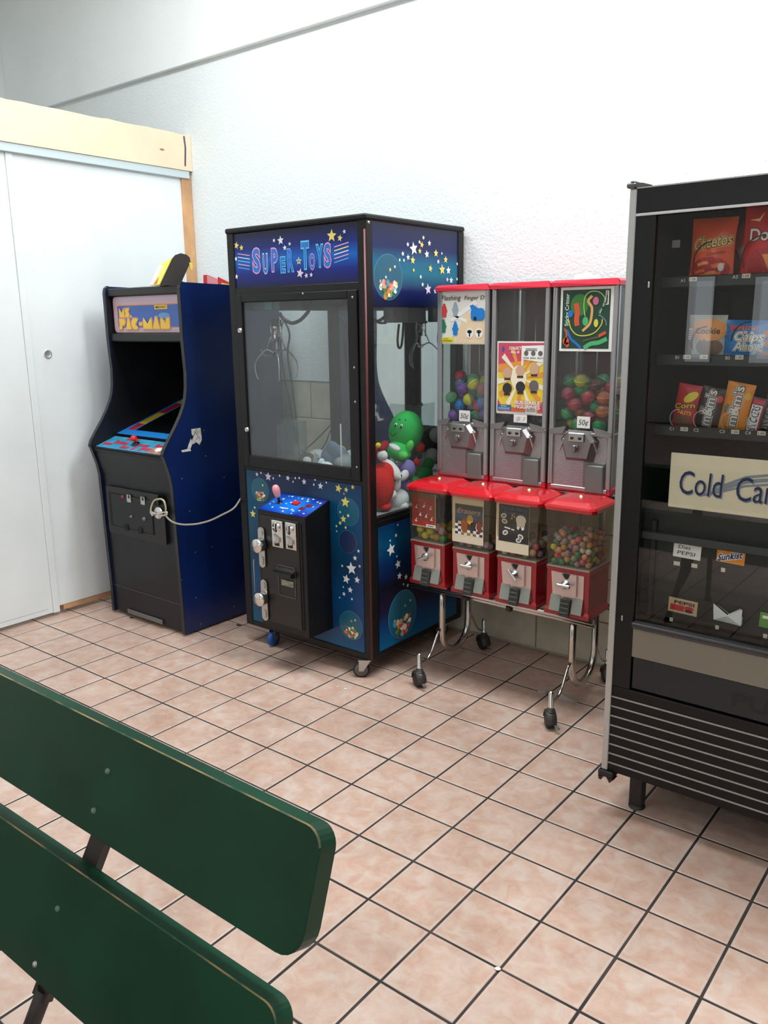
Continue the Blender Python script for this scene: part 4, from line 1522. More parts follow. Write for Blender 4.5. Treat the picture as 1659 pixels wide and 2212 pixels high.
plush('purple plush toy with white snout and dark nose', [('head', PPU, 879, 1014, -1.965, (.036, .040, .046), (0, .2, 0)), ('snout', PW, 873, 1027, -1.935, (.016, .030, .022), (0.5, 0, 0)), ('body', PPU, 884, 1044, -1.98, (.036, .045, .04), (0, 0, 0))], [('snout', nose_feat)])
plush('maroon plush toy with yellow tip under the green plush toy', [('body', PMA, 828, 964, -1.960, (.020, .034, .018), (.5, 0, 0)), ('tip', PYE, 817, 962, -1.955, (.010, .014, .012), (0, 0, 0)), ('head', PMA, 818, 978, -2.0, (.034, .03, .03), (0, 0, 0))])
plush('grey and red plush toy with black patches behind the purple one', [('head', PGY, 932, 986, -1.965, (.034, .040, .04), (0, .3, 0)), ('cheek', PR_, 900, 998, -1.955, (.014, .018, .018), (0, 0, 0)), ('patch', PBK, 906, 984, -1.945, (.012, .012, .016), (0, 0, 0)),
      ('ear', PR_, 907, 966, -1.97, (.024, .022, .024), (0, 0, 0)), ('body', PGY, 915, 1000, -2.0, (.04, .05, .05), (0, 0, 0))])
plush('dark green plush toy at the back of the pile', [('body', PDG, 915, 1028, -1.96, (.036, .055, .045), (0, .2, 0)), ('head', PDG, 926, 1002, -1.955, (.022, .03, .030), (0, 0, 0)), ('foot', PDG, 897, 1040, -1.945, (.024, .028, .024), (0, 0, 0))])
plush('black and grey plush toy at the back beside the capsule machines', [('body', PBK, 927, 952, -2.0, (.040, .05, .055), (0, 0, 0)), ('head', PGY, 943, 940, -1.965, (.03, .045, .036), (0, 0, 0))])
# those seen low through the door glass (placed by depth)


def plush_y(label, spec):
    cs = [at_y(s[2], s[3], s[4]) for s in spec]
    t = thing('plush_toy', label, 'plush toy', (cs[0].x, cs[0].y, max(.717, min(c.z - s[5][2] for c, s in zip(cs, spec)))), 'plush toys piled in the claw machine')
    for c, s in zip(cs, spec):
        MB(s[1]).ell(c, s[5], s[6], 20, 14).build(s[0], t)
    return t, cs


t_, cs_ = plush_y('brown and white spotted plush toy with a paper tag behind the door glass', [('body', PBR, 672, 1004, .92, (.07, .06, .055), (0, .2, 0)), ('head', PW, 686, 988, .95, (.05, .04, .04), (0, 0, 0)), ('paw', PW, 664, 995, .875, (.022, .02, .018), (0, .4, 0))])
tg = at_y(682, 990, .855)
mb = MB(PAPER).box(tg.x - .014, tg.x + .014, tg.y - .001, tg.y + .001, tg.z - .032, tg.z + .032, rot=(.25, .5, 0))
tgo = mb.build('paper_tag', t_)
plush_y('slate blue plush toy at the right of the door glass', [('body', PSL, 725, 990, .92, (.075, .06, .06), (0, .3, 0)), ('fin', PSL, 722, 975, .88, (.05, .02, .05), (.3, .6, 0)), ('belly', PGY, 745, 1000, .90, (.05, .05, .04), (0, 0, 0))])
plush_y('small green plush toy at the left of the door glass', [('body', PDG, 640, 1004, 1.02, (.045, .045, .04), (0, 0, 0)), ('foot', PW, 650, 1008, .97, (.03, .03, .02), (0, 0, 0))])
plush_y('pale cream plush toy beside the slate blue one', [('body', fur('cream', (222, 220, 190)), 735, 975, 1.10, (.03, .03, .03), (0, .3, 0)), ('head', PW, 758, 985, 1.05, (.03, .03, .03), (0, 0, 0))])
plush_y('white plush toy low in the middle of the door glass', [('body', PW, 705, 1008, .795, (.035, .028, .022), (0, 0, 0)), ('ear', PW, 694, 1000, .80, (.016, .016, .022), (0, .4, 0))])

# ================================================================== RACK OF BULK VENDORS
rack = thing('vending_stand', 'chrome tube stand on black casters carrying the red gumball machines', 'stand', (-1.40, 1.0, 0))
RAILM = M('worn_chrome', (196, 190, 184), .22, 1.0)
for yy in (.885, 1.10):
    r_ = MB(RAILM)
    r_.tube([(-1.838, yy, .408), (-.985, yy, .408)], .011, 10)
    r_.tube([(-1.838, yy + .012, .390), (-.985, yy + .012, .390)], .008, 10)
    r_.build('lower_rail', rack)
for yy in (1.085, 1.27):
    MB(RAILM).tube([(-1.81, yy, .850), (-1.0, yy, .850)], .011, 10).build('upper_rail', rack)
for lx in (-1.70, -1.085):
    pth = [(lx, .925, .40), (lx, .925, .30), (lx, .925, .20)] + [(lx, 1.03 - .105 * math.cos(a), .195 - .105 * math.sin(a)) for a in [math.pi * k / 12 for k in range(1, 12)]] + [(lx, 1.135, .20), (lx, 1.135, .40)]
    MB(RAILM).tube(pth, .0145, 14).build('leg', rack)
    MB(RAILM).tube([(lx, 1.135, .38), (lx, 1.15, .45), (lx, 1.15, .85)], .012, 10).build('upright', rack)
    for fy, sg in ((.757, -1), (1.275, 1)):
        py = .925 if sg < 0 else 1.135
        st = MB(CHROME).tube(curve([(lx, py + sg * .010, .212), (lx, py + sg * .032, .200), (lx, py + sg * .055, .165), (lx, py + sg * .085, .125), (lx, py + sg * .12, .105), (lx, fy - sg * .01, .103)]), .006, 8)
        st.build('outrigger', rack)
        cs = MB(CHROME).lathe([(.0, .153), (.007, .152), (.011, .145), (.011, .092), (.012, .09), (.012, .084), (0, .084)], (lx, fy, 0), (0, 0, 1), 14).build('caster_stem', rack)
        hood = MB(M('hood_grey', (62, 60, 58), .4, .3))
        ang = .5 if lx < -1.5 else .9
        D = Vector((math.cos(ang), math.sin(ang) * -1, 0))
        Q = Vector((-D.y, D.x, 0))
        c = Vector((lx, fy, .034)) - D * .006
        prof = [(0, -.021), (.020, -.021), (.034, -.016), (.037, -.006), (.037, .006), (.034, .016), (.020, .021), (0, .021)]
        ww = MB(RUBBER).lathe([(0, -.018), (.028, -.018), (.034, -.013), (.034, .013), (.028, .018), (0, .018)], c, Q, 18)
        hd_ = []
        n1 = 9
        for i in range(n1):
            t = math.radians(-10 + 200 * i / (n1 - 1))
            for off, rr in ((-.021, .030), (-.018, .039), (.018, .039), (.021, .030)):
                hd_.append(c + Q * off + D * rr * math.cos(t) + Vector((0, 0, rr * math.sin(t))))
        F_ = []
        for i in range(n1 - 1):
            for j in range(3):
                F_.append([i * 4 + j, i * 4 + j + 1, i * 4 + 5 + j, i * 4 + 4 + j])
        hood.add(hd_, F_, True)
        hood.lathe([(.017, 0), (.015, .010), (.010, .014)], (lx, fy, .070), (0, 0, 1), 14)
        ho = hood.build('caster_hood', cs)
        ww.build('caster_wheel', cs)
        MB(DULL).box(lx + .030, lx + .052, fy - .030, fy - .018, .022, .027, .001, rot=(0, .3, -.4)).build('brake_lever', cs)
for bx in (-1.555, -1.345):
    MB(BLACKP).box(bx - .012, bx + .012, .872, .915, .380, .402, .003).build('rail_clip', rack)

# ---------------- three tall capsule machines
ALU = M('aluminium', (176, 176, 178), .3, .85)
REDP = M('glossy_red', (196, 22, 34), .18, coat=.6)
REDT = M('capsule_top_red', (202, 40, 62), .3)
MARO = M('maroon_back', (84, 24, 30), .5)
HAMM = M('hammered_silver', (158, 154, 158), .38, .55, bump=.25, bscale=160)
PLATE = M('die_cast_grey', (138, 134, 134), .35, .7)
DOORG = M('grey_chute_door', (112, 120, 116), .5)
CGL = glass('capsule_window', (244, 246, 245), 1.45, haze=.02)
UX = [(-1.812, -1.557), (-1.547, -1.289), (-1.279, -1.014)]
ULAB = ['tall silver capsule machine with red top and white flashing finger ring poster', 'tall silver capsule machine with red top and orange buildable figurines poster', 'tall silver capsule machine with red top and dark green sticky critter poster']
UY0, UY1 = 1.05, 1.295
units = []
for (ux0, ux1), lb in zip(UX, ULAB):
    w_ = ux1 - ux0
    cx = (ux0 + ux1) / 2
    t = thing('capsule_machine', lb, 'capsule machine', (cx, 1.17, .862), 'capsule machines on the upper rails')
    units.append(t)
    MB(HAMM).box(ux0 + .012, ux1 - .012, UY0 + .004, UY1, .866, 1.092, .003).build('base', t)
    MB(REDT).box(ux0, ux1, UY0 - .002, UY1, .8615, .885, .003).build('base_edge', t)
    MB(ALU).box(ux0 + .014, ux1 - .014, UY0 - .004, UY0 + .006, .868, .884, .002).build('lower_trim', t)
    for xa in (ux0, ux1 - .022):
        p_ = MB(ALU)
        p_.box(xa, xa + .022, UY0 - .004, UY0 + .014, .885, 1.640, .003)
        p_.box(xa + (.005 if xa == ux0 else .012), xa + (.010 if xa == ux0 else .017), UY0 - .0055, UY0, .885, 1.640)
        p_.build('corner_post', t)
        MB(ALU).box(xa, xa + .022, UY1 - .016, UY1, .885, 1.640, .003).build('corner_post', t)
    MB(MARO).box(ux0 + .02, ux1 - .02, UY1 - .012, UY1 - .004, 1.09, 1.640).build('back_panel', t)
    MB(CGL).box(ux0 + .02, ux1 - .02, UY0 + .006, UY0 + .009, 1.10, 1.640).build('front_window', t)
    for xa in (ux0 + .008, ux1 - .011):
        MB(CGL).box(xa, xa + .003, UY0 + .014, UY1 - .016, 1.10, 1.640).build('side_window', t)
    # hopper floor rim, sloping lip
    rim = MB(PLATE)
    rim.box(ux0 + .002, ux1 - .002, UY0 - .008, UY1 - .004, 1.084, 1.098, .003)
    rim.prism([(ux0 + .004, UY0 - .008, 1.084), (ux0 + .004, UY0 - .008, 1.104), (cx - .055, UY0 - .012, 1.118), (cx - .07, UY0 - .012, 1.088)], (0, .010, 0))
    rim.prism([(ux1 - .004, UY0 - .008, 1.084), (ux1 - .004, UY0 - .008, 1.104), (cx + .055, UY0 - .012, 1.118), (cx + .07, UY0 - .012, 1.088)], (0, .010, 0))
    rim.build('hopper_rim', t)
    # red lid
    MB(REDT).prism([(ux0 - .004, UY0 - .012, 1.640), (ux1 + .004, UY0 - .012, 1.640), (ux1 + .004, UY0 - .012, 1.655), (ux1 - .01, UY0 - .004, 1.664), (ux0 + .008, UY0 - .004, 1.664), (ux0 - .004, UY0 - .012, 1.655)], (0, UY1 - UY0 + .02, 0)).build('lid', t)
    # coin mechanism housing
    hz = MB(PLATE)
    front = [(cx - .082, 1.066), (cx - .052, 1.104), (cx + .048, 1.104), (cx + .078, 1.066), (cx + .058, .986), (cx - .058, .986)]
    inn = [(cx + (a - cx) * .72, 1.048 + (b - 1.048) * .76) for a, b in front]
    V = [(a, UY0 + .003, b) for a, b in front] + [(a, UY0 - .026, b) for a, b in inn]
    hz.add(V, [[i, (i + 1) % 6, (i + 1) % 6 + 6, i + 6] for i in range(6)] + [list(range(6, 12))])
    ho = hz.build('coin_housing', t)
    MB(STEEL).box(cx - .036, cx + .032, UY0 - .033, UY0 - .022, 1.062, 1.098, .003).build('coin_slide', ho)
    for s in (-.018, .014):
        MB(INK).lathe([(.006, 0), (.006, .004), (0, .005)], (cx + s, UY0 - .033, 1.078), (0, -1, 0), 10).build('coin_gauge', ho)
    kn = MB(DULL).lathe([(.013, 0), (.011, .010), (.006, .014), (0, .015)], (cx - .004, UY0 - .026, 1.040), (0, -1, 0), 14)
    kn.box(cx - .010, cx + .004, UY0 - .047, UY0 - .032, 1.024, 1.052, .003)
    kn.build('turn_knob', ho)
    for s in (-1, 1):
        MB(CHROME).box(cx + s * .070 - .003, cx + s * .070 + .003, UY0 - .017, UY0 - .011, 1.020, 1.072, .001, rot=(0, s * -.35, 0)).build('housing_rib', ho)
    # chute door
    MB(DULL).box(cx + .018, ux1 - .026, UY0 - .0015, UY0 + .006, .874, .984, .001).build('chute_frame', t)
    MB(DOORG).box(cx + .030, ux1 - .028, UY0 - .012, UY0 - .002, .866, .976, .004, rot=(.06, 0, 0)).build('chute_door', t)
    # inner rods
    for s in (-.012, .045):
        MB(STEEL).tube([(cx + s, 1.20, 1.10), (cx + s, 1.20, 1.638)], .003, 8).build('inner_rod', t)

PYB = UY0 + .0045
# poster 1
mb = MB()
pr = Print(mb, (0, PYB, 0), (1, 0, 0), (0, 0, 1))
a, b = (-1.800, 1.425), (-1.579, 1.639)
PB1, PB2 = M('poster_offwhite', (228, 230, 222), .45), M('poster_peach', (232, 208, 172), .45)
FR, FG, FB, FS = M('ring_red', (206, 60, 62), .4), M('ring_green', (30, 120, 92), .4), M('ring_blue', (28, 124, 206), .4), M('ring_silver', (150, 170, 184), .4)
pr.rect(a[0], a[1], b[0], b[1], WHITE, 1)
pr.rect(a[0] + .002, a[1] + .004, b[0] - .002, b[1] - .002, PB1, 2)
pr.poly([(a[0] + .07, a[1] + .004), (b[0] - .002, a[1] + .004), (b[0] - .002, a[1] + .11), (a[0] + .12, a[1] + .13)], PB2, 3)
pr.poly([(a[0] + .05, a[1] + .10), (b[0] - .05, b[1] - .035), (b[0] - .04, b[1] - .055), (a[0] + .06, a[1] + .09)], WHITE, 4)
pr.poly([(a[0] + .03, a[1] + .13), (b[0] - .09, a[1] + .085), (b[0] - .088, a[1] + .100)], WHITE, 4)
pr.text('Flashing', a[0] + .054, b[1] - .026, .020, INK, 5, width=.095, shear=.15)
pr.text('Finger D', a[0] + .167, b[1] - .028, .016, INK, 5, width=.095, shear=.15)
for fx, fz, mt in ((.020, .135, FR), (.075, .140, FS), (.016, .072, FG), (.076, .062, FB)):
    x_, z_ = a[0] + fx, a[1] + fz
    pr.poly(rrect(x_ - .011, z_ - .026, x_ + .011, z_ + .020, .006), mt, 6)
    pr.disc(x_, z_ + .022, .007, .009, mt, 6.1, 12)
    pr.rect(x_ - .015, z_ - .006, x_ + .015, z_ + .006, mt, 6.2)
pr.poly(rrect(b[0] - .07, b[1] - .12, b[0] - .004, b[1] - .070, .016), FB, 6)
pr.poly([(b[0] - .075, b[1] - .06), (b[0] - .06, b[1] - .055), (b[0] - .01, b[1] - .085), (b[0] - .01, b[1] - .12), (b[0] - .055, b[1] - .10)], FB, 6.3)
pr.rect(b[0] - .056, b[1] - .118, b[0] - .042, b[1] - .104, INK, 7)
for k in (0, 1):
    x_, z_ = b[0] - .075 + k * .045, a[1] + .045
    pr.disc(x_, z_, .019, .020, WHITE, 5)
    pr.disc(x_, z_ + .006, .012, .007, M('dark_leaf', (52, 70, 40), .5) if k else INK, 6, 10)
    pr.rect(x_ - .003, z_ - .014, x_ + .003, z_ + .006, INK, 6)
pr.rect(a[0], a[1] + .006, a[0] + .068, a[1] + .028, M('tag_yellow', (232, 222, 50), .5), 7)
pr.text('PUSH IN', a[0] + .030, a[1] + .022, .005, INK, 8, bold=.01)
pr.rect(a[0] + .004, a[1] + .011, a[0] + .060, a[1] + .0125, INK, 8)
pr.rect(a[0] + .004, a[1] + .015, a[0] + .062, a[1] + .0165, INK, 8)
mb.build('poster', units[0], label='white poster with finger rings')
# poster 2
mb = MB()
pr = Print(mb, (0, PYB - .002, 0), (1, 0, 0), (0, 0, 1))
a, b = (-1.521, 1.150), (-1.299, 1.438)
W2, H2 = b[0] - a[0], b[1] - a[1]
pr.rect(a[0], a[1], b[0], b[1], WHITE, 1)
m4 = .006
i0, i1, j0, j1 = a[0] + m4, b[0] - m4, a[1] + m4 + .004, b[1] - m4
POR, PYL, PPK, PCR = M('burst_orange', (226, 150, 66), .4), M('burst_yellow', (230, 204, 60), .4), M('burst_pink', (198, 74, 98), .4), M('burst_cream', (240, 232, 206), .4)
pr.rect(i0, j0, i1, j1, PYL, 2)
pr.poly([(i0, j1 - .085), (i1, j1 - .055), (i1, j1), (i0, j1)], PPK, 3)
pr.poly([(i0, j1 - .085), (i0, j1 - .115), (i0 + .08, j1 - .10), (i1, j1 - .055)], POR, 3)
cxp, czp = (i0 + i1) / 2, j0 + H2 * .47
for k in range(14):
    t0 = 2 * math.pi * (k + .1) / 14
    t1 = 2 * math.pi * (k + .5) / 14
    pts = [(cxp, czp)]
    for t in (t0, t1):
        R_ = .105
        pts.append((min(max(cxp + R_ * 1.1 * math.cos(t), i0), i1), min(max(czp + R_ * 1.2 * math.sin(t), j0), j1)))
    pr.poly(pts, (POR, PCR)[k % 2], 4)
pr.poly([(i0, j0), (i0 + .03, j0), (i0, j0 + .05)], PPK, 4.5)
pr.poly([(i1, j0), (i1 - .03, j0), (i1 - .012, j0 + .04), (i1, j0 + .06)], PPK, 4.5)
pr.rect(i0 + .06, j0, i1 - .06, j0 + .018, M('burst_rust', (206, 104, 70), .4), 4.6)
pr.disc(cxp - .01, czp, .035, .05, PCR, 5)
# plain round counters where the poster shows its figurines
for fx, fz, mt in ((.05, .172, 't'), (.108, .182, 't'), (.170, .190, 't'), (.05, .110, 'k'), (.110, .118, 'k'), (.170, .124, 'g')):
    mm = {'t': M('counter_tan', (206, 164, 138), .45), 'k': M('counter_black', (44, 42, 46), .45), 'g': M('counter_grey', (98, 96, 98), .45)}[mt]
    pr.disc(a[0] + fx, a[1] + fz - .008, .021, .022, mm, 6, 20)
    pr.rect(a[0] + fx - .014, a[1] + fz - .037, a[0] + fx + .014, a[1] + fz - .028, M('counter_base', (70, 48, 44), .5), 6)
pr.text('COLLECT', a[0] + .083, b[1] - .026, .011, WHITE, 6, width=.054, bold=.03)
pr.text('ALL 6!', a[0] + .083, b[1] - .041, .010, WHITE, 6, width=.038, bold=.03)
pr.text('BUILDABLE', a[0] + .143, a[1] + .049, .014, PPK, 6, width=.112, bold=.07)
pr.text('BUILDABLE', a[0] + .143, a[1] + .049, .014, WHITE, 7, width=.112, bold=.025)
pr.text('FIGURINES', a[0] + .143, a[1] + .032, .014, PPK, 6, width=.112, bold=.07)
pr.text('FIGURINES', a[0] + .143, a[1] + .032, .014, WHITE, 7, width=.112, bold=.025)
pr.disc(a[0] + .028, b[1] - .030, .006, .010, M('poster_blue', (60, 84, 170), .4), 6)
pr.poly([(a[0] + .115, b[1] - .018), (a[0] + .212, b[1] - .014), (a[0] + .208, b[1] - .080), (a[0] + .117, b[1] - .070)], WHITE, 6)
for k in range(2):
    pr.rect(a[0] + .130, b[1] - .030 - k * .006, a[0] + .180, b[1] - .0275 - k * .006, INK, 7)
for k, s in enumerate(('POSE', 'BUILD', 'PLAY!')):
    pr.disc(a[0] + .133 + k * .031, b[1] - .046, .010, .010, M('counter_grey', (98, 96, 98), .45), 7, 14)
    pr.text(s, a[0] + .133 + k * .031, b[1] - .064, .006, INK, 7, width=.024, bold=.02)
pr.rect(i0, j0 + .002, i0 + .064, j0 + .026, M('poster_blue2', (38, 100, 160), .4), 6)
pr.text('WARNING', i0 + .030, j0 + .021, .004, WHITE, 7, bold=.02)
for k in range(3):
    pr.rect(i0 + .006, j0 + .007 + k * .0035, i0 + .058, j0 + .008 + k * .0035, WHITE, 7)
pr.rect(i1 - .080, j0 - .003, i1 - .034, j0 + .022, WHITE, 6)
for k in range(14):
    pr.rect(i1 - .077 + k * .003, j0 + .001, i1 - .0756 + k * .003, j0 + .020, INK, 7)
mb.build('poster', units[1], label='orange and pink starburst poster')
# poster 3
mb = MB()
pr = Print(mb, (0, PYB, 0), (1, 0, 0), (0, 0, 1))
a, b = (-1.249, 1.402), (-1.036, 1.637)
pr.rect(a[0], a[1], b[0], b[1], WHITE, 1)
pr.rect(a[0] + .009, a[1] + .010, b[0] - .014, b[1] - .010, M('poster_dark_green', (30, 66, 52), .4), 2)
pr.disc(a[0] + .078, b[1] - .065, .036, .040, M('poster_leaf_green', (58, 120, 50), .4), 3)
pr.text('Sticky Critter', a[0] + .028, b[1] - .082, .015, M('poster_pale', (214, 236, 214), .4), 5, width=.118, rot=math.pi / 2, bold=.012)
WC = {'r': (206, 84, 52), 'y': (206, 206, 76), 'o': (220, 170, 100), 'b': (36, 110, 190), 'g': (74, 176, 110), 'p': (206, 110, 140), 'l': (160, 214, 120), 's': (110, 140, 140), 'n': (110, 84, 60)}
WM = {k: M('worm_' + k, c, .4) for k, c in WC.items()}


def worm(pts, w, c, l=4):
    pr.line([(a[0] + .213 * u, b[1] - .235 * v) for u, v in pts], w, WM[c], l, smooth=True)


worm([(.30, .25), (.33, .38), (.32, .50), (.335, .60)], .020, 'r')
worm([(.60, .14), (.53, .22), (.60, .32), (.60, .45), (.57, .57), (.48, .65), (.44, .68)], .010, 'o', 5)
worm([(.17, .50), (.22, .64), (.34, .74), (.52, .75), (.68, .70), (.79, .58), (.80, .50)], .004, 'y', 5)
worm([(.48, .45), (.45, .30), (.47, .15), (.56, .08), (.70, .08), (.80, .14), (.83, .22), (.74, .45)], .0035, 'l', 5)
worm([(.87, .13), (.86, .25), (.74, .40), (.86, .52), (.88, .60)], .004, 's', 5)
worm([(.14, .66), (.22, .80), (.32, .87), (.42, .95)], .010, 'b')
worm([(.48, .95), (.60, .88), (.75, .86), (.90, .80)], .016, 'g')
worm([(.46, .84), (.60, .80), (.78, .77)], .005, 'n', 5)
worm([(.75, .76), (.88, .70)], .011, 'r', 6)
worm([(.11, .88), (.14, .74), (.10, .64)], .007, 'r', 6)
for u, v, ru, rv, c in ((.67, .22, .012, .015, 'p'), (.49, .53, .012, .017, 'g'), (.69, .56, .009, .015, 'y'), (.20, .41, .011, .014, 'b'), (.13, .84, .014, .014, 'r'), (.16, .90, .008, .010, 'r')):
    pr.disc(a[0] + .213 * u, b[1] - .235 * v, ru, rv, WM[c], 6, 10)
pr.rect(b[0] - .033, b[1] - .066, b[0] - .020, b[1] - .016, WHITE, 5)
for k in range(9):
    pr.rect(b[0] - .031, b[1] - .062 + k * .005, b[0] - .024, b[1] - .0595 + k * .005, INK, 6)
mb.build('poster', units[2], label='dark green poster with a white border')
# price tags
for k, (xa, ya, xb, yb, s) in enumerate(((992, 886, 1015, 911, '50¢'), (1110, 895, 1138, 914, '$1'), (1247, 899, 1274, 926, '50¢'))):
    p0, p1 = at_y(xa, ya, UY0 - .012), at_y(xb, yb, UY0 - .012)
    mb = MB(PAPER).box(p0.x, p1.x, UY0 - .0125, UY0 - .0115, p1.z, p0.z)
    pr = Print(mb, ((p0.x + p1.x) / 2, UY0 - .0125, (p0.z + p1.z) / 2), (1, 0, 0), (0, 0, 1))
    pr.text(s, 0, 0, .021 if k != 1 else .016, INK if k != 1 else M('faded_ink', (178, 178, 174), .6), 1, width=(p1.x - p0.x) * .78, shear=.2)
    mb.build('price_tag', units[k])
# scrap on the top of the third
sc_ = at_y(1262, 596, 1.12)
sp = MB(M('scrap_pale', (206, 218, 206), .7))
sp.add([(sc_.x - .03, 1.09, 1.665), (sc_.x + .05, 1.09, 1.665), (sc_.x + .06, 1.15, 1.665), (sc_.x - .02, 1.16, 1.665), (sc_.x - .026, 1.10, 1.684), (sc_.x + .012, 1.10, 1.690), (sc_.x + .045, 1.11, 1.678), (sc_.x + .0, 1.14, 1.682)],
       [[0, 1, 6, 5, 4], [1, 2, 6], [2, 3, 7, 6], [3, 0, 4, 7], [4, 5, 7], [5, 6, 7], [0, 3, 2, 1]])
tag(sp.build('paper_scrap', org=(sc_.x, 1.12, 1.665)), 'crumpled pale green paper scrap on the red top of a capsule machine', 'paper')


# ---------------- packing
def pack(x0, x1, y0, y1, z0, r, n, rr, zmax, tries=24, bias=None):
    out = []
    for k in range(n):
        best = None
        for t in range(tries):
            x, y = rr.uniform(x0 + r, x1 - r), rr.uniform(y0 + r, y1 - r)
            if bias:
                y = y0 + r + (y1 - y0 - 2 * r) * rr.random() ** bias
            z = z0 + r
            for a, b, c in out:
                d2 = (a - x) ** 2 + (b - y) ** 2
                if d2 < 4 * r * r:
                    z = max(z, c + math.sqrt(4 * r * r - d2))
            if best is None or z < best[2]:
                best = (x, y, z)
        if best[2] < zmax:
            out.append(best)
    return out


def layer(p, P, r, z0, y0):
    """where in its heap a ball lies: told from its neighbours"""
    top = not any(q[2] > p[2] + r * .8 and math.hypot(q[0] - p[0], q[1] - p[1]) < 1.6 * r for q in P)
    if top:
        return 'on top of the heap'
    if p[1] < y0 + 1.7 * r:
        return 'against the front pane'
    if p[2] < z0 + 1.3 * r:
        return 'in the bottom layer'
    return 'inside the heap'


def dome_mat(name, rgb, f=.45):
    m = glass('dome_' + name, tuple(min(255, int(c * .4 + 150)) for c in rgb), 1.45, haze=0)
    nt = m.node_tree
    out = nt.nodes['Material Output']
    src = out.inputs['Surface'].links[0].from_socket
    p = nt.nodes.new('ShaderNodeBsdfPrincipled')
    p.inputs['Base Color'].default_value = S(*rgb)
    p.inputs['Roughness'].default_value = .15
    mx = nt.nodes.new('ShaderNodeMixShader')
    mx.inputs[0].default_value = f
    nt.links.new(src, mx.inputs[1])
    nt.links.new(p.outputs[0], mx.inputs[2])
    nt.links.new(mx.outputs[0], out.inputs['Surface'])
    return m


def capsule_meshes(r, dome, lid):
    d = MB(dome).ell((0, 0, 0), (r, r, r), (0, 0, 0), 16, 8, 0, .56).mesh('clear_dome')
    l = MB(lid).ell((0, 0, 0), (r * 1.01, r * 1.01, r * .98), (0, 0, 0), 16, 6, .52, 1.0)
    l.lathe([(r * 1.01, -.004), (r * 1.05, -.004), (r * 1.05, .004), (r * 1.01, .004)], (0, 0, 0), (0, 0, 1), 16)
    return d, l.mesh('lid')


LIDC = {'blue': (16, 132, 220), 'green': (30, 176, 92), 'purple': (128, 84, 178), 'yellow': (212, 216, 48), 'red': (206, 52, 70), 'orange': (226, 120, 60)}
CLEAR = (200, 196, 200)
rc_ = random.Random(11)
cap_r = .0255
kinds1 = []
for nm in ('blue', 'green', 'purple', 'yellow', 'red'):
    kinds1.append((nm, capsule_meshes(cap_r, dome_mat('clear_' + nm, tuple(int(c * .25 + 150) for c in LIDC[nm]), .30), M('lid_' + nm, LIDC[nm], .3))))
kinds3 = []
for nm, dm in (('red', (206, 90, 90)), ('orange', (214, 140, 90)), ('green', (100, 150, 120)), ('yellow', (200, 190, 90)), ('pink', (214, 110, 130)), ('maroon', (120, 60, 60))):
    lc_ = LIDC.get(nm, {'pink': (206, 40, 90), 'maroon': (96, 30, 34)}.get(nm))
    kinds3.append((nm, capsule_meshes(cap_r, dome_mat('tint_' + nm, dm, .40), M('lid3_' + nm, tuple(int(c * .9) for c in lc_), .3))))


def put_capsule(kind, p, label, group, flip):
    nm, (d, l) = kind
    t = thing('toy_capsule', label, 'capsule', p, group)
    t.rotation_euler = flip
    for nme, me in (('clear_dome', d), ('lid', l)):
        o = bpy.data.objects.new(nme, me)
        COL.objects.link(o)
        o.parent = t


pk = pack(UX[0][0] + .022, UX[0][1] - .022, UY0 + .010, UY1 - .02, 1.098, cap_r, 66, rc_, 1.285, 60)
for k, p in enumerate(pk):
    kd = kinds1[rc_.choice((0, 0, 1, 1, 2, 2, 3, 4, 4))]
    put_capsule(kd, p, 'clear capsule with %s lid %s in the finger ring machine' % (kd[0], layer(p, pk, cap_r, 1.098, UY0 + .01)), '%s lidded capsules %s under the finger ring poster' % (kd[0], layer(p, pk, cap_r, 1.098, UY0 + .01)), (rc_.uniform(-2.2, 2.2), rc_.uniform(-1.5, 1.5), rc_.uniform(0, 6)))
pk = pack(UX[2][0] + .022, UX[2][1] - .022, UY0 + .010, UY1 - .02, 1.098, cap_r, 66, rc_, 1.295, 60)
for k, p in enumerate(pk):
    kd = kinds3[rc_.choice((0, 0, 1, 2, 2, 3, 4, 4, 5))]
    put_capsule(kd, p, 'tinted capsule with %s lid %s in the sticky critter machine' % (kd[0], layer(p, pk, cap_r, 1.098, UY0 + .01)), '%s lidded capsules %s under the sticky critter poster' % (kd[0], layer(p, pk, cap_r, 1.098, UY0 + .01)), (rc_.uniform(-.5, .5), rc_.uniform(-.5, .5), rc_.uniform(0, 6)))
dk = ('black', capsule_meshes(cap_r, dome_mat('smoke', (60, 64, 66), .5), M('lid_black', (34, 36, 36), .35)))
pk = pack(UX[1][0] + .022, UX[1][1] - .022, UY0 + .010, UY1 - .02, 1.098, cap_r, 16, rc_, 1.18)
mi = min(range(len(pk)), key=lambda i: (pk[i][0] + pk[i][1] * 1.2))
for k, p in enumerate(pk):
    kd = kinds1[4] if k == mi else dk
    put_capsule(kd, p, 'toy capsule with %s lid %s in the figurines machine' % (kd[0], layer(p, pk, cap_r, 1.098, UY0 + .01)), '%s lidded capsules %s under the figurines poster' % (kd[0], layer(p, pk, cap_r, 1.098, UY0 + .01)), (rc_.uniform(-.8, .8), rc_.uniform(-.8, .8), 0) if k != mi else (2.4, 0, .3))

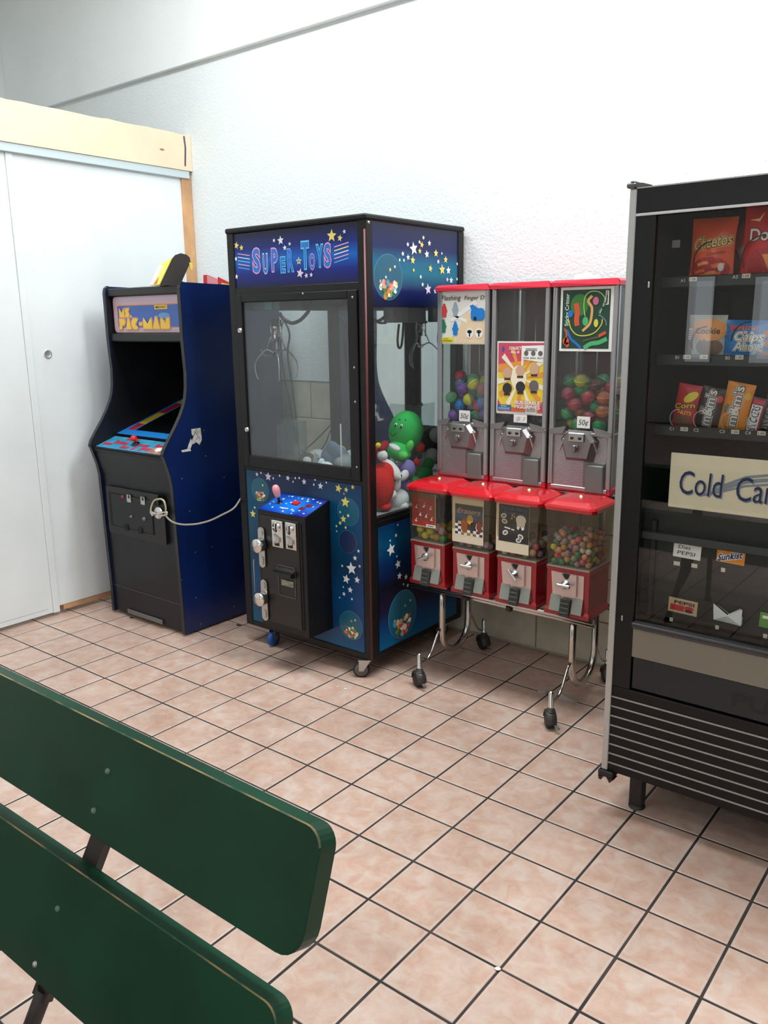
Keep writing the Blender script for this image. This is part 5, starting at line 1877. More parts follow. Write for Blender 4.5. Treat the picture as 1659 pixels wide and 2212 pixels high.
# ---------------- four red gumball machines
GX = [-1.731, -1.516, -1.304, -1.085]
GLAB = ['small red gumball machine with a red toy card', 'small red gumball machine with a white bordered eraser card', 'small red gumball machine with a black tooth card', 'small red gumball machine with no card and many bouncy balls']
REDB = M('dark_red_base', (150, 18, 30), .3, coat=.3)
FPL = M('pale_front_plate', (204, 184, 180), .28, .6)
FPG = M('grey_chute_plate', (150, 154, 146), .35, .5)
CHUT = M('dark_chute_door', (62, 66, 64), .35, .4)
GGL = glass('globe_plastic', (226, 221, 208), 1.45, haze=.035)
gums = []
for k, (gx, lb) in enumerate(zip(GX, GLAB)):
    t = thing('gumball_machine', lb, 'gumball machine', (gx, .95, .42), 'red gumball machines on the lower rails')
    gums.append(t)
    y0, y1 = .862, 1.035
    ba = MB(REDB)
    w0, w1 = .092, .086
    V = []
    for z, hw, yo in ((.4195, w0, y0 - .006), (.436, w0, y0 - .006), (.446, w1, y0), (.592, w1, y0), (.604, w1 + .003, y0 - .003), (.609, w1 + .003, y0 - .003)):
        V += [(gx - hw, yo, z), (gx + hw, yo, z), (gx + hw, y1, z), (gx - hw, y1, z)]
    F = [[0, 3, 2, 1], [20, 21, 22, 23]]
    for i in range(5):
        for j in range(4):
            F.append([i * 4 + j, i * 4 + (j + 1) % 4, i * 4 + 4 + (j + 1) % 4, i * 4 + 4 + j])
    ba.add(V, F)
    ba.build('base', t)
    # front plate, chute plates, coin plate
    fp = MB(FPL)
    fp.prism([(gx - .068, y0, .590), (gx + .066, y0, .590), (gx + .066, y0, .448), (gx - .068, y0, .448), (gx - .060, y0, .50)], (0, -.003, 0))
    fpo = fp.build('front_plate', t)
    for sx in (-1, 1):
        cpl = MB(FPG)
        xo, xi = gx + sx * .066, gx + sx * .024
        cpl.prism([(xo, y0 - .003, .500), (xi, y0 - .003, .500), (xi, y0 - .020, .440), (xo, y0 - .020, .440), ], (0, .010, 0))
        cpl.build('chute_plate', fpo)
    cpp = MB(FPL)
    nz = .590
    cpp.prism([(gx - .044, y0 - .003, nz), (gx - .020, y0 - .003, nz), (gx - .014, y0 - .003, nz - .012), (gx - .006, y0 - .003, nz - .022), (gx + .004, y0 - .003, nz - .022), (gx + .010, y0 - .003, nz - .012),
               (gx + .014, y0 - .003, nz), (gx + .040, y0 - .003, nz), (gx + .040, y0 - .003, .505), (gx - .044, y0 - .003, .505)], (0, -.009, 0))
    cpo = cpp.build('coin_plate', t)
    MB(INK).box(gx - .016, gx + .012, y0 - .0045, y0 - .002, nz - .024, nz - .001).build('coin_notch', cpo)
    hc = Vector((gx - .003, y0 - .012, .548))
    hn = MB(STEEL).lathe([(.017, 0), (.017, .004), (.010, .008), (.010, .018), (0, .020)], hc, (0, -1, 0), 16)
    ang = (0.5, 0.0, -0.85, 0.0)[k]
    hn.box(hc.x - .028, hc.x + .028, hc.y - .026, hc.y - .014, hc.z - .007, hc.z + .007, .003, rot=(0, -ang, 0))
    hn.build('turn_handle', cpo)
    MB(CHUT).box(gx - .022, gx + .022, y0 - .022, y0 - .014, .424, .494, .003, rot=(-.22, 0, 0)).build('chute_door', fpo)
    lv = MB(DULL)
    for q in range(3):
        lv.box(gx - .016, gx + .016, y0 - .030 + q * .003, y0 - .020, .440 + q * .018, .443 + q * .018)
    lv.build('door_ridge', fpo)
    # clear box
    wa, wb, z0, z1 = .084, .094, .609, .838
    for nm, q in (('front_pane', [(gx - wa, y0 - .003, z0), (gx + wa, y0 - .003, z0), (gx + wb, y0 - .008, z1), (gx - wb, y0 - .008, z1)]),
                  ('side_pane', [(gx + wa, y0 - .003, z0), (gx + wa, y1, z0), (gx + wb, y1 + .004, z1), (gx + wb, y0 - .008, z1)]),
                  ('side_pane', [(gx - wa, y1, z0), (gx - wa, y0 - .003, z0), (gx - wb, y0 - .008, z1), (gx - wb, y1 + .004, z1)]),
                  ('back_pane', [(gx + wa, y1, z0), (gx - wa, y1, z0), (gx - wb, y1 + .004, z1), (gx + wb, y1 + .004, z1)])):
        MB(GGL).poly(q).build(nm, t)
    MB(M('pane_edge', (150, 146, 136), .4)).box(gx - wa - .002, gx + wa + .002, y0 - .005, y1 + .001, z0 - .001, z0 + .004).build('pane_gasket', t)
    # lid
    ld = MB(REDP)
    V = []
    cyl = (y0 + y1) / 2
    for z, hw, hd in ((.830, .103, .106), (.843, .105, .108), (.851, .101, .104), (.866, .078, .080), (.870, .040, .040)):
        for u, v in rrect(-hw, -hd, hw, hd, .022, 3):
            V.append((gx + u, cyl + v, z))
    n = 16
    F = [list(range(n))[::-1], list(range(4 * n, 5 * n))]
    for i in range(4):
        for j in range(n):
            F.append([i * n + j, i * n + (j + 1) % n, (i + 1) * n + (j + 1) % n, (i + 1) * n + j])
    ld.add(V, F)
    ldo = ld.build('lid', t)
    MB(M('brass_lock', (206, 186, 140), .25, .9)).lathe([(.010, 0), (.009, .005), (.004, .007), (0, .007)], (gx, cyl, .870), (0, 0, 1), 14).build('lid_lock', ldo)
    MB(DULL).tube([(gx, cyl, .609), (gx, cyl, .832)], .004, 8).build('centre_rod', t)
# cards
CY_ = .8575
mb = MB()
pr = Print(mb, (0, CY_, 0), (1, 0, 0), (0, 0, 1), eps=.0003)
a, b = (-1.808, .676), (-1.690, .822)
CRD = M('card_red', (168, 52, 44), .5, vary=.12, vscale=30)
CBR = M('card_brown', (124, 84, 54), .5)
pr.rect(a[0], a[1], b[0] + .003, b[1], M('card_edge', (214, 198, 160), .6), 1)
pr.rect(a[0], a[1] + .004, b[0], b[1], CRD, 2)
pr.rect(a[0], b[1] - .026, b[0], b[1], CBR, 3)
for fx, fz in ((.022, .085), (.058, .092), (.095, .086), (.042, .055), (.072, .050), (.020, .028), (.100, .040), (.062, .098)):
    pr.line([(a[0] + fx - .004, a[1] + fz - .008), (a[0] + fx + .005, a[1] + fz + .007)], .003, WHITE, 4)
    pr.disc(a[0] + fx + .003, a[1] + fz - .006, .004, .003, YEL if fx > .07 else WHITE, 4, 8)
pr.rect(b[0] - .045, a[1] + .002, b[0] + .002, a[1] + .014, WHITE, 5)
pr.rect(b[0] - .038, a[1] + .006, b[0] - .006, a[1] + .009, INK, 6)
mb.build('card', gums[0], label='red card with small toys')
mb = MB()
pr = Print(mb, (0, CY_, 0), (1, 0, 0), (0, 0, 1), eps=.0003)
a, b = (-1.604, .638), (-1.455, .828)
CWH = M('card_cream', (226, 214, 190), .6)
pr.rect(a[0], a[1], b[0], b[1], CWH, 1)
u0, v0, u1, v1 = a[0] + .014, a[1] + .034, b[0] - .004, b[1] - .030
pr.rect(u0, v0, u1, v1, M('card_slate', (60, 62, 76), .5), 2)
pr.rect(u0, v1 - .060, u1, v1 - .020, M('card_blue', (54, 96, 140), .5), 3)
ORS = M('script_orange', (232, 172, 70), .45)
pr.text('Erasers', (u0 + u1) / 2, v1 - .026, .021, ORS, 5, width=.110, shear=.35)
for i in range(9):
    for j in range(5):
        if (i + j) % 2 and not (2 < i < 6 and j > 1):
            pr.rect(u0 + i * .0145, v0 + j * .011, u0 + i * .0145 + .0145, v0 + j * .011 + .011, WHITE, 3)
for fx, fz, ru, rv, c in ((.045, .040, .016, .034, (150, 84, 40)), (.072, .066, .015, .020, (214, 166, 60)), (.086, .040, .013, .018, (64, 46, 40)), (.116, .045, .012, .032, (130, 60, 50))):
    pr.disc(u0 + fx, v0 + fz, ru, rv, M('eraser_%d' % int(fx * 1000), c, .5), 4, 14)
pr.text('erasers', (u0 + u1) / 2, v0 + .009, .009, ORS, 5, width=.07, bold=.02)
mb.build('card', gums[1], label='white bordered card with orange lettering')
mb = MB()
pr = Print(mb, (0, CY_, 0), (1, 0, 0), (0, 0, 1), eps=.0003)
a, b = (-1.397, .632), (-1.251, .831)
pr.rect(a[0], a[1], b[0], b[1], CWH, 1)
u0, v0, u1, v1 = a[0] + .012, a[1] + .042, b[0] - .001, b[1] - .008
pr.rect(u0, v0, u1, v1, M('card_black', (40, 40, 42), .45), 2)
CBL = M('card_letter_blue', (60, 92, 160), .45)
pr.text('Tooth Fairy', (u0 + u1) / 2, v1 - .014, .012, CBL, 4, width=.115, bold=.03)
pr.text('Treasures', (u0 + u1) / 2 + .004, v1 - .031, .012, CBL, 4, width=.100, bold=.03)
# plain tooth
tx, tz = u0 + .098, v0 + .078
pr.disc(tx, tz + .016, .022, .020, WHITE, 4, 18)
pr.poly([(tx - .020, tz + .018), (tx - .016, tz - .020), (tx - .010, tz - .024), (tx - .002, tz - .008), (tx + .006, tz - .024), (tx + .014, tz - .020), (tx + .021, tz + .018)], WHITE, 4.5)
for fx, fz, r_ in ((.022, .095, .3), (.026, .073, -.2), (.030, .028, .5), (.098, .020, -.4), (.090, .005, .3)):
    pr.disc(u0 + fx, v0 + fz + .008, .013, .010, WHITE, 4, 10, rot=r_)
    pr.disc(u0 + fx, v0 + fz + .008, .008, .005, M('card_grey', (110, 110, 110), .5), 5, 10, rot=r_)
pr.line([(u0 + .026, v0 + .058), (u0 + .052, v0 + .054)], .005, WHITE, 4)
pr.line([(u0 + .056, v0 + .053), (u0 + .070, v0 + .051)], .005, WHITE, 4)
for fx, fz in ((.060, .108), (.066, .116), (.070, .104), (.058, .096)):
    pr.star(u0 + fx, v0 + fz, .005, YEL, 4)
mb.build('card', gums[2], label='black card with a white tooth')

# balls
BALLC = {'pink': (226, 104, 130), 'coral': (226, 92, 84), 'green': (44, 150, 96), 'yellow': (212, 206, 56), 'gold': (206, 160, 60), 'peach': (226, 164, 128), 'lilac': (178, 150, 176), 'grey': (158, 164, 158), 'white': (220, 216, 206), 'blue': (50, 84, 140), 'olive': (140, 144, 62)}
ball_me = {}


def ball(kind, r, p, label, group, name='bouncy_ball', cat='ball', sc=(1, 1, 1)):
    k = (kind, r)
    if k not in ball_me:
        ball_me[k] = MB(M('ball_' + kind, BALLC[kind], .35, vary=.08, vscale=90)).ell((0, 0, 0), (r, r, r), (0, 0, 0), 14, 9).mesh(name)
    o = bpy.data.objects.new(name, ball_me[k])
    COL.objects.link(o)
    o.location = p
    o.scale = sc
    o.rotation_euler = (rc_.uniform(0, 3), rc_.uniform(0, 3), 0)
    tag(o, label, cat, group)


def fill(gi, r, n, zmax, kinds, what, where, name, cat, bias=None):
    gx = GX[gi]
    P = pack(gx - .083, gx + .083, .862, 1.032, .6135, r, n, rc_, zmax, 60, bias=bias)
    for p in P:
        kd = rc_.choice(kinds)
        pl = layer(p, P, r, .6135, .862)
        ball(kd, r, p, '%s %s %s %s' % (kd, what, pl, where), '%s balls %s %s' % (kd, pl, where), name, cat)


fill(3, .0122, 190, .745, ['pink', 'pink', 'coral', 'green', 'yellow', 'gold', 'peach', 'peach', 'peach', 'lilac', 'grey', 'white', 'lilac'], 'bouncy ball', 'in the red machine without a card', 'bouncy_ball', 'ball', bias=1.15)
fill(2, .0140, 70, .735, ['white', 'pink', 'blue', 'green', 'olive', 'lilac', 'grey', 'peach'], 'capsule ball', 'in the tooth card machine', 'capsule_ball', 'ball')
fill(1, .0140, 34, .668, ['peach', 'green', 'gold', 'lilac', 'coral'], 'capsule ball', 'in the eraser card machine', 'capsule_ball', 'ball')
fill(0, .0165, 40, .72, ['yellow', 'olive', 'peach', 'gold', 'green', 'lilac'], 'capsule ball', 'in the red card machine', 'capsule_ball', 'ball')

# ================================================================== SNACK VENDING MACHINE
VX0, VX1, VY0, VY1, VZ0, VZ1 = -.700, .25, .36, 1.24, .135, 1.862
vm = thing('vending_machine', 'black snack vending machine with silver edge, glass front and striped grille', 'vending machine', (-.22, .8, 0))
VBLK = M('vending_black', (12, 13, 15), .38, spec=.35, vary=.1, vscale=3)
VIN = M('vending_inside', (18, 20, 20), .5)
SILV = M('silver_edge', (186, 188, 188), .35, .6)
cab = MB(VBLK)
cab.box(VX0, VX0 + .02, VY0 + .03, VY1, VZ0, VZ1)
cab.box(VX1 - .02, VX1, VY0 + .03, VY1, VZ0, VZ1)
cab.box(VX0, VX1, VY0 + .03, VY1, VZ1 - .02, VZ1)
cab.box(VX0, VX1, VY0 + .03, VY1, VZ0, VZ0 + .03)
cab.box(VX0, VX1, VY1 - .02, VY1, VZ0, VZ1)
cab.build('cabinet', vm)
li = MB(VIN)
li.box(-.652, -.640, .41, 1.20, .66, 1.842)
li.box(.03, .04, .41, 1.20, .66, 1.842)
li.box(-.652, .04, 1.12, 1.13, .66, 1.842)
li.build('liner', vm)
fr = MB(VBLK)
GZ0, GZ1, GX0, GX1 = .652, 1.787, -.633, .0
fr.box(VX0 + .012, VX1, VY0, VY0 + .03, GZ1 + .008, VZ1 - .002, .002)
fr.box(VX0 + .012, GX0, VY0 + .003, VY0 + .03, .430, GZ1 + .008, .002)
fr.box(GX1, VX1, VY0, VY0 + .03, .430, GZ1 + .008, .002)
fr.box(GX0, GX1, VY0 + .004, VY0 + .03, .627, GZ0, .002)
vd = fr.build('door_frame', vm)
MB(SILV).box(VX0 - .006, VX0 + .013, VY0 - .004, VY0 + .030, VZ0 + .012, VZ1 - .004, .002).build('silver_edge', vd)
MB(M('silver_line', (205, 208, 210), .4, .3)).box(VX0 + .012, VX1, VY0 - .003, VY0 + .002, GZ1 + .001, GZ1 + .008, .001).build('header_line', vd)
MB(SILV).box(VX0 + .012, VX1, VY0 - .003, VY0 + .02, VZ1 - .004, VZ1 + .001, .001).build('top_edge', vd)
MB(glass('vending_glass', (242, 245, 244), 1.6)).poly([(GX0, VY0 + .012, GZ0), (GX1, VY0 + .012, GZ0), (GX1, VY0 + .012, GZ1 + .005), (GX0, VY0 + .012, GZ1 + .005)]).build('glass', vd)
lg = MB(M('ledge_grey', (70, 70, 74), .3, .3))
lg.box(GX0, GX1, VY0 - .012, VY0 + .006, .640, .650, .003)
lg.box(GX0, GX1, VY0 - .006, VY0 + .006, .630, .640, .002)
lg.build('ledge', vd)
MB(M('beige_strip', (122, 116, 104), .45)).box(GX0, VX1 - .02, VY0 + .004, VY0 + .016, .537, .628, .002).build('beige_strip', vd)
pf = MB(M('flap_black', (16, 25, 29), .42)).box(GX0 + .004, VX1 - .03, VY0 + .008, VY0 + .020, .436, .537, .002).build('push_flap', vm)
mb = MB()
pr = Print(mb, (0, VY0 + .008, 0), (1, 0, 0), (0, 0, 1))
c = pr.px(1603, 1511)
pr.text('PUSH', c[0] + .075, c[1] - .006, .042, M('emboss_dark', (5, 6, 8), .5), 1, width=.20, bold=.035)
mb.build('push_lettering', pf)
# grille
GRS = M('grille_brown', (15, 12, 11), .5, spec=.3)
GRW = M('grille_stripe_white', (150, 146, 142), .45, .2)
zt_ = .430
for k in range(9):
    zl = .3955 - k * .0317
    MB(GRS).box(VX0 + .013, VX1, VY0 + .002, VY0 + .025, max(zl + .0022, .140), zt_ - (.0022 if k else 0), .002).build('grille_slat', vm)
    if k < 8:
        MB(GRW).box(VX0 + .013, VX1, VY0 - .001, VY0 + .02, zl - .0022, zl + .0022, .001).build('grille_stripe', vm)
    zt_ = zl
for lx, ly in ((-.62, .449), (-.62, 1.15), (.17, .449), (.17, 1.15)):
    l_ = MB(M('leg_black', (34, 31, 30), .5)).box(lx - .020, lx + .020, ly - .020, ly + .020, .012, VZ0 + .01, .002)
    l_.lathe([(.026, 0), (.026, .008), (.018, .014)], (lx, ly, 0), (0, 0, 1), 14)
    l_.build('leg', vm)
hb = MB(BLACKP)
hb.box(VX0 - .014, VX0 + .036, VY0 - .012, VY0 + .04, VZ0 - .010, VZ0 + .012, .004)
hb.prism([(VX0 - .012, VY0 - .012, VZ0 - .008), (VX0 + .004, VY0 - .012, VZ0 - .008), (VX0 - .002, VY0 - .012, VZ0 - .022), (VX0 - .010, VY0 - .012, VZ0 - .020)], (0, .03, 0))
hb.prism([(VX0 + .016, VY0 - .012, VZ0 - .008), (VX0 + .040, VY0 - .012, VZ0 - .008), (VX0 + .026, VY0 - .012, VZ0 - .024)], (0, .03, 0))
hb.build('hinge', vm)
ht = MB(M('hinge_grey', (92, 92, 94), .4, .4))
ht.box(VX0 - .014, VX0 + .012, VY0 - .012, VY0 + .04, VZ1 - .002, VZ1 + .012, .004)
ht.box(VX0 - .004, VX0 + .010, VY0 - .010, VY0 + .03, VZ1 + .010, VZ1 + .017, .003)
ht.prism([(VX0 + .010, VY0 - .008, VZ1), (VX0 + .055, VY0 - .008, VZ1 + .001), (VX0 + .030, VY0 - .008, VZ1 + .009), (VX0 + .010, VY0 - .008, VZ1 + .011)], (0, .03, 0))
ht.build('hinge', vm)
for a, b in ((1402, 615), (1344, 1335)):
    p = at_y(a, b, VY0 + .003)
    MB(STEEL).box(p.x - .0025, p.x + .0025, VY0 - .0005, VY0 + .004, p.z - .008, p.z + .008, .001).build('door_clip', vd)

# trays, coils, shelf tags
TRAY = M('tray_black', (30, 34, 34), .35, .2)
COILD = M('coil_dark', (52, 54, 54), .3, .5)
COILW = M('coil_light', (226, 220, 205), .3, .4)
rows = [1.612, 1.402, 1.204]
tags = [[('A1', 1475, 606), (None, 1497, 603), ('A3', 1588, 598), (None, 1612, 596)], [('B1', 1463, 772), (None, 1484, 771), (None, 1520, 771), ('B3', 1572, 773), (None, 1597, 772)],
        [('C1', 1451, 926), (None, 1478, 927), ('C2', 1504, 929), ('C3', 1560, 932), (None, 1588, 933), ('C4', 1616, 935), (None, 1645, 936)]]
LTAG = M('tag_cream', (206, 202, 184), .6)
for z, tg in zip(rows, tags):
    t_ = MB(TRAY).box(-.640, .03, .452, 1.12, z - .006, z, .001)
    t_.box(-.640, .03, .444, .452, z - .010, z + .020, .002)
    to = t_.build('tray', vm)
    mb = MB()
    pr = Print(mb, (0, .444, 0), (1, 0, 0), (0, 0, 1))
    for s, a, b in tg:
        u, v = pr.px(a, b)
        if s:
            pr.text(s, u, v, .0085, LTAG, 1, bold=.01)
        else:
            pr.rect(u - .0105, v - .0055, u + .0105, v + .0055, LTAG, 1)
            pr.text('1.00', u, v, .006, INK, 2, width=.015, bold=.01)
    mb.build('shelf_tags', to)


def coil(x, z, r, mat, turns=6, pitch=.085, y0=.458, thick=.0018):
    n = 20
    pth = []
    for i in range(turns * n + 1):
        t = 2 * math.pi * i / n
        yy = y0 + (pitch * i / n)
        pth.append((x + r * math.sin(t + math.pi), yy, z + r - r * math.cos(t + math.pi) * -1 * -1 + 0))
    MB(mat).tube([(a, b, min(max(c, z + .001), z + 2 * r)) for a, b, c in pth], thick, 6).build('spiral_coil', vm)


for a, b, r in ((1538, 560, .052), (1650, 555, .056)):
    p = at_y(a, b, .47)
    coil(p.x, rows[0] + .003, r, COILD)
for a, b, r in ((1528, 735, .046), (1622, 725, .052)):
    p = at_y(a, b, .47)
    coil(p.x, rows[1] + .003, r, COILD)
for a in (1470, 1522, 1583, 1640):
    p = at_y(a, 890, .47)
    coil(p.x, rows[2] + .003, .031, COILW, turns=7, pitch=.07, thick=.0014)
p = at_y(1461, 527, .50)
MB(M('inner_tag', (150, 144, 136), .6)).box(p.x - .011, p.x + .011, .498, .50, p.z - .010, p.z + .010).build('inner_tag', vm)


# ---------------- snack packets
def packet(name, label, cat, cx, cz, Y, w, h, d, mat, deco=None, roll=0.0, zb=None, group=None, wr=.0025, seed=1):
    rr = random.Random(seed)
    U = Vector((math.cos(roll), 0, math.sin(roll)))
    V = Vector((-math.sin(roll), 0, math.cos(roll)))
    if zb is not None:                                   # stand on the tray
        cz = zb + .001 + h / 2 * math.cos(roll) + abs(math.sin(roll)) * w / 2
    O = Vector((cx, Y, cz))
    ph = [rr.uniform(0, 6) for _ in range(6)]

    def bul(u, v):
        a = max(0.0, math.cos(math.pi * u / w * .98)) ** .6
        b = max(0.0, math.cos(math.pi * v / (h * .94))) ** .45 if abs(v) < h * .47 else 0.0
        k = a * b
        return d * k + wr * k ** .5 * (math.sin(55 * u + ph[0]) * math.sin(48 * v + ph[1]) + .6 * math.sin(110 * u + 60 * v + ph[2])) + .0006
    mb = MB(mat)
    nx, ny = 14, 18
    N = U.cross(V)
    for sgn in (1, -1):
        Vt, F = [], []
        for j in range(ny + 1):
            for i in range(nx + 1):
                u, v = w * (i / nx - .5), h * (j / ny - .5)
                pinch = 1 - .05 * math.cos(math.pi * v / h)
                Vt.append(O + U * u * pinch + V * v + N * sgn * bul(u, v))
        for j in range(ny):
            for i in range(nx):
                q = [j * (nx + 1) + i, j * (nx + 1) + i + 1, (j + 1) * (nx + 1) + i + 1, (j + 1) * (nx + 1) + i]
                F.append(q if sgn > 0 else q[::-1])
        mb.add(Vt, F, True)
    t = thing(name, label, cat, (cx, Y, cz - h / 2), group)
    bo = mb.build('wrapper', t)
    if deco:
        m2 = MB()
        pr = Print(m2, O, U, V, h=lambda u, v: bul(u, v) + .0008, eps=.0004)
        deco(pr, w, h)
        m2.build('print', bo)
    return t


ORG = M('bag_orange', (224, 84, 38), .28)
GLD = M('logo_gold', (228, 190, 110), .4)
BRN = M('logo_brown', (70, 40, 26), .4)
CHZ = [M('snack_orange', (236, 110, 50), .5), M('snack_light', (240, 150, 80), .5), M('bag_deep_red', (176, 30, 36), .4), M('bag_shine', (222, 214, 206), .4)]


def deco_cheetos(pr, w, h):
    def wv(a, b):
        return a, b + .14 * a
    pr.text('Cheetos', .004, .022, .030, GLD, 2, width=w * .80, bold=.10, warp=wv, shear=.1)
    pr.text('Cheetos', .004, .022, .030, BRN, 3, width=w * .80, bold=.06, warp=wv, shear=.1)
    pr.text('Cheetos', .004, .022, .030, GLD, 4, width=w * .80, bold=.015, warp=wv, shear=.1)
    pr.text('Crunchy', .016, -.008, .008, BRN, 3, width=w * .4, warp=wv, shear=.2)
    pr.disc(.0, -.052, w * .44, .034, CHZ[2], 1, 18)
    rr = random.Random(4)
    for k in range(9):
        u, v = rr.uniform(-.03, .03), -.052 + rr.uniform(-.02, .018)
        pr.line([(u - .014, v - .002), (u, v + .003), (u + .014, v + .004)], .008, CHZ[k % 2], 2 + k * .2)
    pr.disc(.03, -.045, .008, .011, CHZ[3], 5, 8)


def bag_at(pxl, pxr, pyb, Y):
    a, b = at_y(pxl, pyb, Y), at_y(pxr, pyb, Y)
    return (a.x + b.x) / 2, b.x - a.x


cx_, w_ = bag_at(1495, 1592, 530, .50)
packet('chip_bag', 'orange crunchy cheese snack bag with gold lettering in the top row', 'chip bag', cx_, 0, .495, w_, .168, .026, ORG, deco_cheetos, -.02, rows[0], 'chip bags in the top row', seed=2)
packet('chip_bag', 'orange snack bag half hidden behind the gold lettered one', 'chip bag', cx_ + .030, 0, .585, w_, .160, .026, ORG, None, -.05, rows[0], 'chip bags in the top row', seed=3)
RDB = M('bag_red', (206, 34, 36), .28)


def deco_doritos(pr, w, h):
    WB = M('logo_white', (238, 232, 222), .4)
    pr.text('Doritos', .020, .020, .030, BRN, 2, width=w * .96, bold=.06)
    pr.text('Doritos', .020, .020, .030, WB, 3, width=w * .96, bold=.02)
    pr.poly([(-.046, .058), (-.020, .052), (-.010, .076), (-.022, .060)], M('chip_cream', (244, 216, 140), .4), 2)
    pr.disc(.006, -.052, w * .40, .040, CHZ[2], 1, 18)
    pr.poly([(-.03, -.035), (.02, -.03), (.0, -.075)], CHZ[0], 3)
    pr.poly([(-.005, -.03), (.04, -.028), (.012, -.07)], CHZ[1], 4)


cx_, w_ = bag_at(1606, 1716, 530, .50)
packet('chip_bag', 'red tortilla chip bag with white lettering in the top row', 'chip bag', cx_, 0, .495, w_, .190, .026, RDB, deco_doritos, -.02, rows[0], 'chip bags in the top row', seed=5)
# row B
CLW = M('clear_wrap_grey', (176, 170, 160), .25)
COOK = M('cookie_orange', (222, 148, 74), .5)


def deco_cookie(pr, w, h):
    pr.disc(.008, .022, w * .46, .030, COOK, 2, 20)
    pr.text('Cookie', .006, .020, .016, BRN, 3, width=w * .62, bold=.02)
    pr.disc(.012, -.025, w * .34, .024, M('cookie_brown', (120, 92, 74), .6), 1.5, 16)
    pr.rect(-w * .47, -.005, -w * .36, .026, WHITE, 3)
    pr.rect(-w * .47, -.045, -w * .36, -.010, M('label_grey', (120, 110, 112), .5), 3)
    for k in range(4):
        pr.rect(-w * .455, -.001 + k * .006, -w * .38, .001 + k * .006, INK, 4)


cx_, w_ = bag_at(1488, 1570, 730, .50)
packet('cookie_packet', 'clear wrapped cookie packet with orange cookie disc in the second row', 'cookie packet', cx_, 0, .495, w_, .124, .020, CLW, deco_cookie, -.02, rows[1], seed=6)
BLB = M('bag_blue', (24, 120, 190), .25)


def deco_chips(pr, w, h):
    WB = M('logo_white', (238, 232, 222), .4)
    DB = M('logo_navy', (24, 34, 60), .4)
    pr.poly([(-w * .38, h * .38), (-w * .18, h * .36), (-w * .37, h * .20)], M('tri_red', (196, 70, 80), .4), 1)
    pr.text('MINI', .0, .034, .012, M('logo_pink', (226, 110, 110), .4), 2, width=.05, bold=.02)
    for s, v, wd in (('Chips', .012, .072), ('Ahoy!', -.014, .072)):
        for l, bo, mt in ((2, .10, WB), (3, .05, DB), (4, .012, WB)):
            pr.text(s, .006, v, .022, mt, l, width=wd, bold=bo, shear=.15)
    for u, v in ((.055, -.005), (.05, .02), (.048, -.035)):
        pr.disc(u, v, .012, .010, M('cookie_tan', (190, 120, 70), .5), 1, 10)
    pr.text('mini cookies', -.03, -h * .36, .008, WB, 2, width=.05)


cx_, w_ = bag_at(1566, 1672, 730, .50)
packet('cookie_packet', 'blue cookie packet with white lettering in the second row', 'cookie packet', cx_, 0, .495, w_, .108, .022, BLB, deco_chips, -.03, rows[1], seed=8)
# row C
CRED, CMAR = M('nut_bag_red', (188, 36, 48), .3), M('nut_bag_brown', (120, 80, 56), .4)


def deco_corn(pr, w, h):
    YL = M('nut_yellow', (222, 204, 50), .4)
    pr.disc(.010, .030, w * .34, .012, YL, 1, 12, rot=.7)
    pr.text('Corn', -.002, .004, .014, BRN, 2, width=w * .85, bold=.09, warp=lambda a, b: (a, b + .2 * a))
    pr.text('Corn', -.002, .004, .014, YL, 3, width=w * .85, bold=.02, warp=lambda a, b: (a, b + .2 * a))
    pr.text('NUTS', .002, -.016, .010, YL, 3, width=w * .55, bold=.02)
    pr.disc(0, -.042, w * .40, .018, CMAR, 1, 14)


def pack_c(pxl, pxr, Y, h, mat, deco, label, roll, d=.012, name='candy_packet', cat='candy packet', seed=9, off=0):
    cx, w = bag_at(pxl, pxr, 880, Y)
    return packet(name, label, cat, cx + off, 0, Y, w, h, d, mat, deco, roll, rows[2], 'candy packets in the third row', wr=.0012, seed=seed)


pack_c(1452, 1502, .500, .128, CRED, deco_corn, 'red snack nut packet with yellow lettering in the third row', -.14, seed=12, off=.008)
MBR = M('candy_brown', (58, 40, 36), .3)
MOR = M('candy_orange', (222, 134, 28), .28)


def deco_mm(acc, body):
    def f(pr, w, h):
        WB, DK = M('logo_silver', (222, 216, 208), .4), M('logo_dark', (44, 34, 32), .4)
        for l, bo, mt in ((2, .11, WB), (3, .07, DK), (4, .02, WB)):
            pr.text("m&m's", -.002, .004, .026, mt, l, width=h * .80, bold=bo, rot=math.pi / 2)
        pr.disc(w * .34, h * .26, .008, .010, acc, 2, 12)
        pr.disc(-w * .30, -h * .05, .007, .014, M('candy_panel', (120, 112, 100), .5), 1, 12)
    return f


pack_c(1500, 1553, .500, .122, MBR, deco_mm(M('candy_red', (206, 44, 50), .3), MBR), 'dark brown candy packet with sideways silver lettering in the third row', -.16, seed=14, off=.010)
pack_c(1556, 1617, .500, .136, MOR, deco_mm(M('candy_yellow', (222, 176, 50), .3), MOR), 'orange candy packet with sideways silver lettering in the third row', -.16, seed=15, off=.006)
SNB = M('bar_brown', (92, 62, 62), .3)


def deco_snick(pr, w, h):
    WB, NB, RD = M('logo_white', (238, 232, 222), .4), M('logo_royal', (40, 44, 110), .4), M('bar_red', (190, 50, 66), .4)
    pr.rect(-w * .42, -h * .42, w * .36, h * .30, RD, 1)
    pr.rect(-w * .40, -h * .42, w * .28, h * .30, WB, 2)
    pr.text('SNICKERS', -w * .06, -h * .06, w * .50, NB, 3, width=h * .68, bold=.02, rot=math.pi / 2, shear=.2)
    pr.rect(-w * .42, h * .33, w * .36, h * .45, RD, 2)


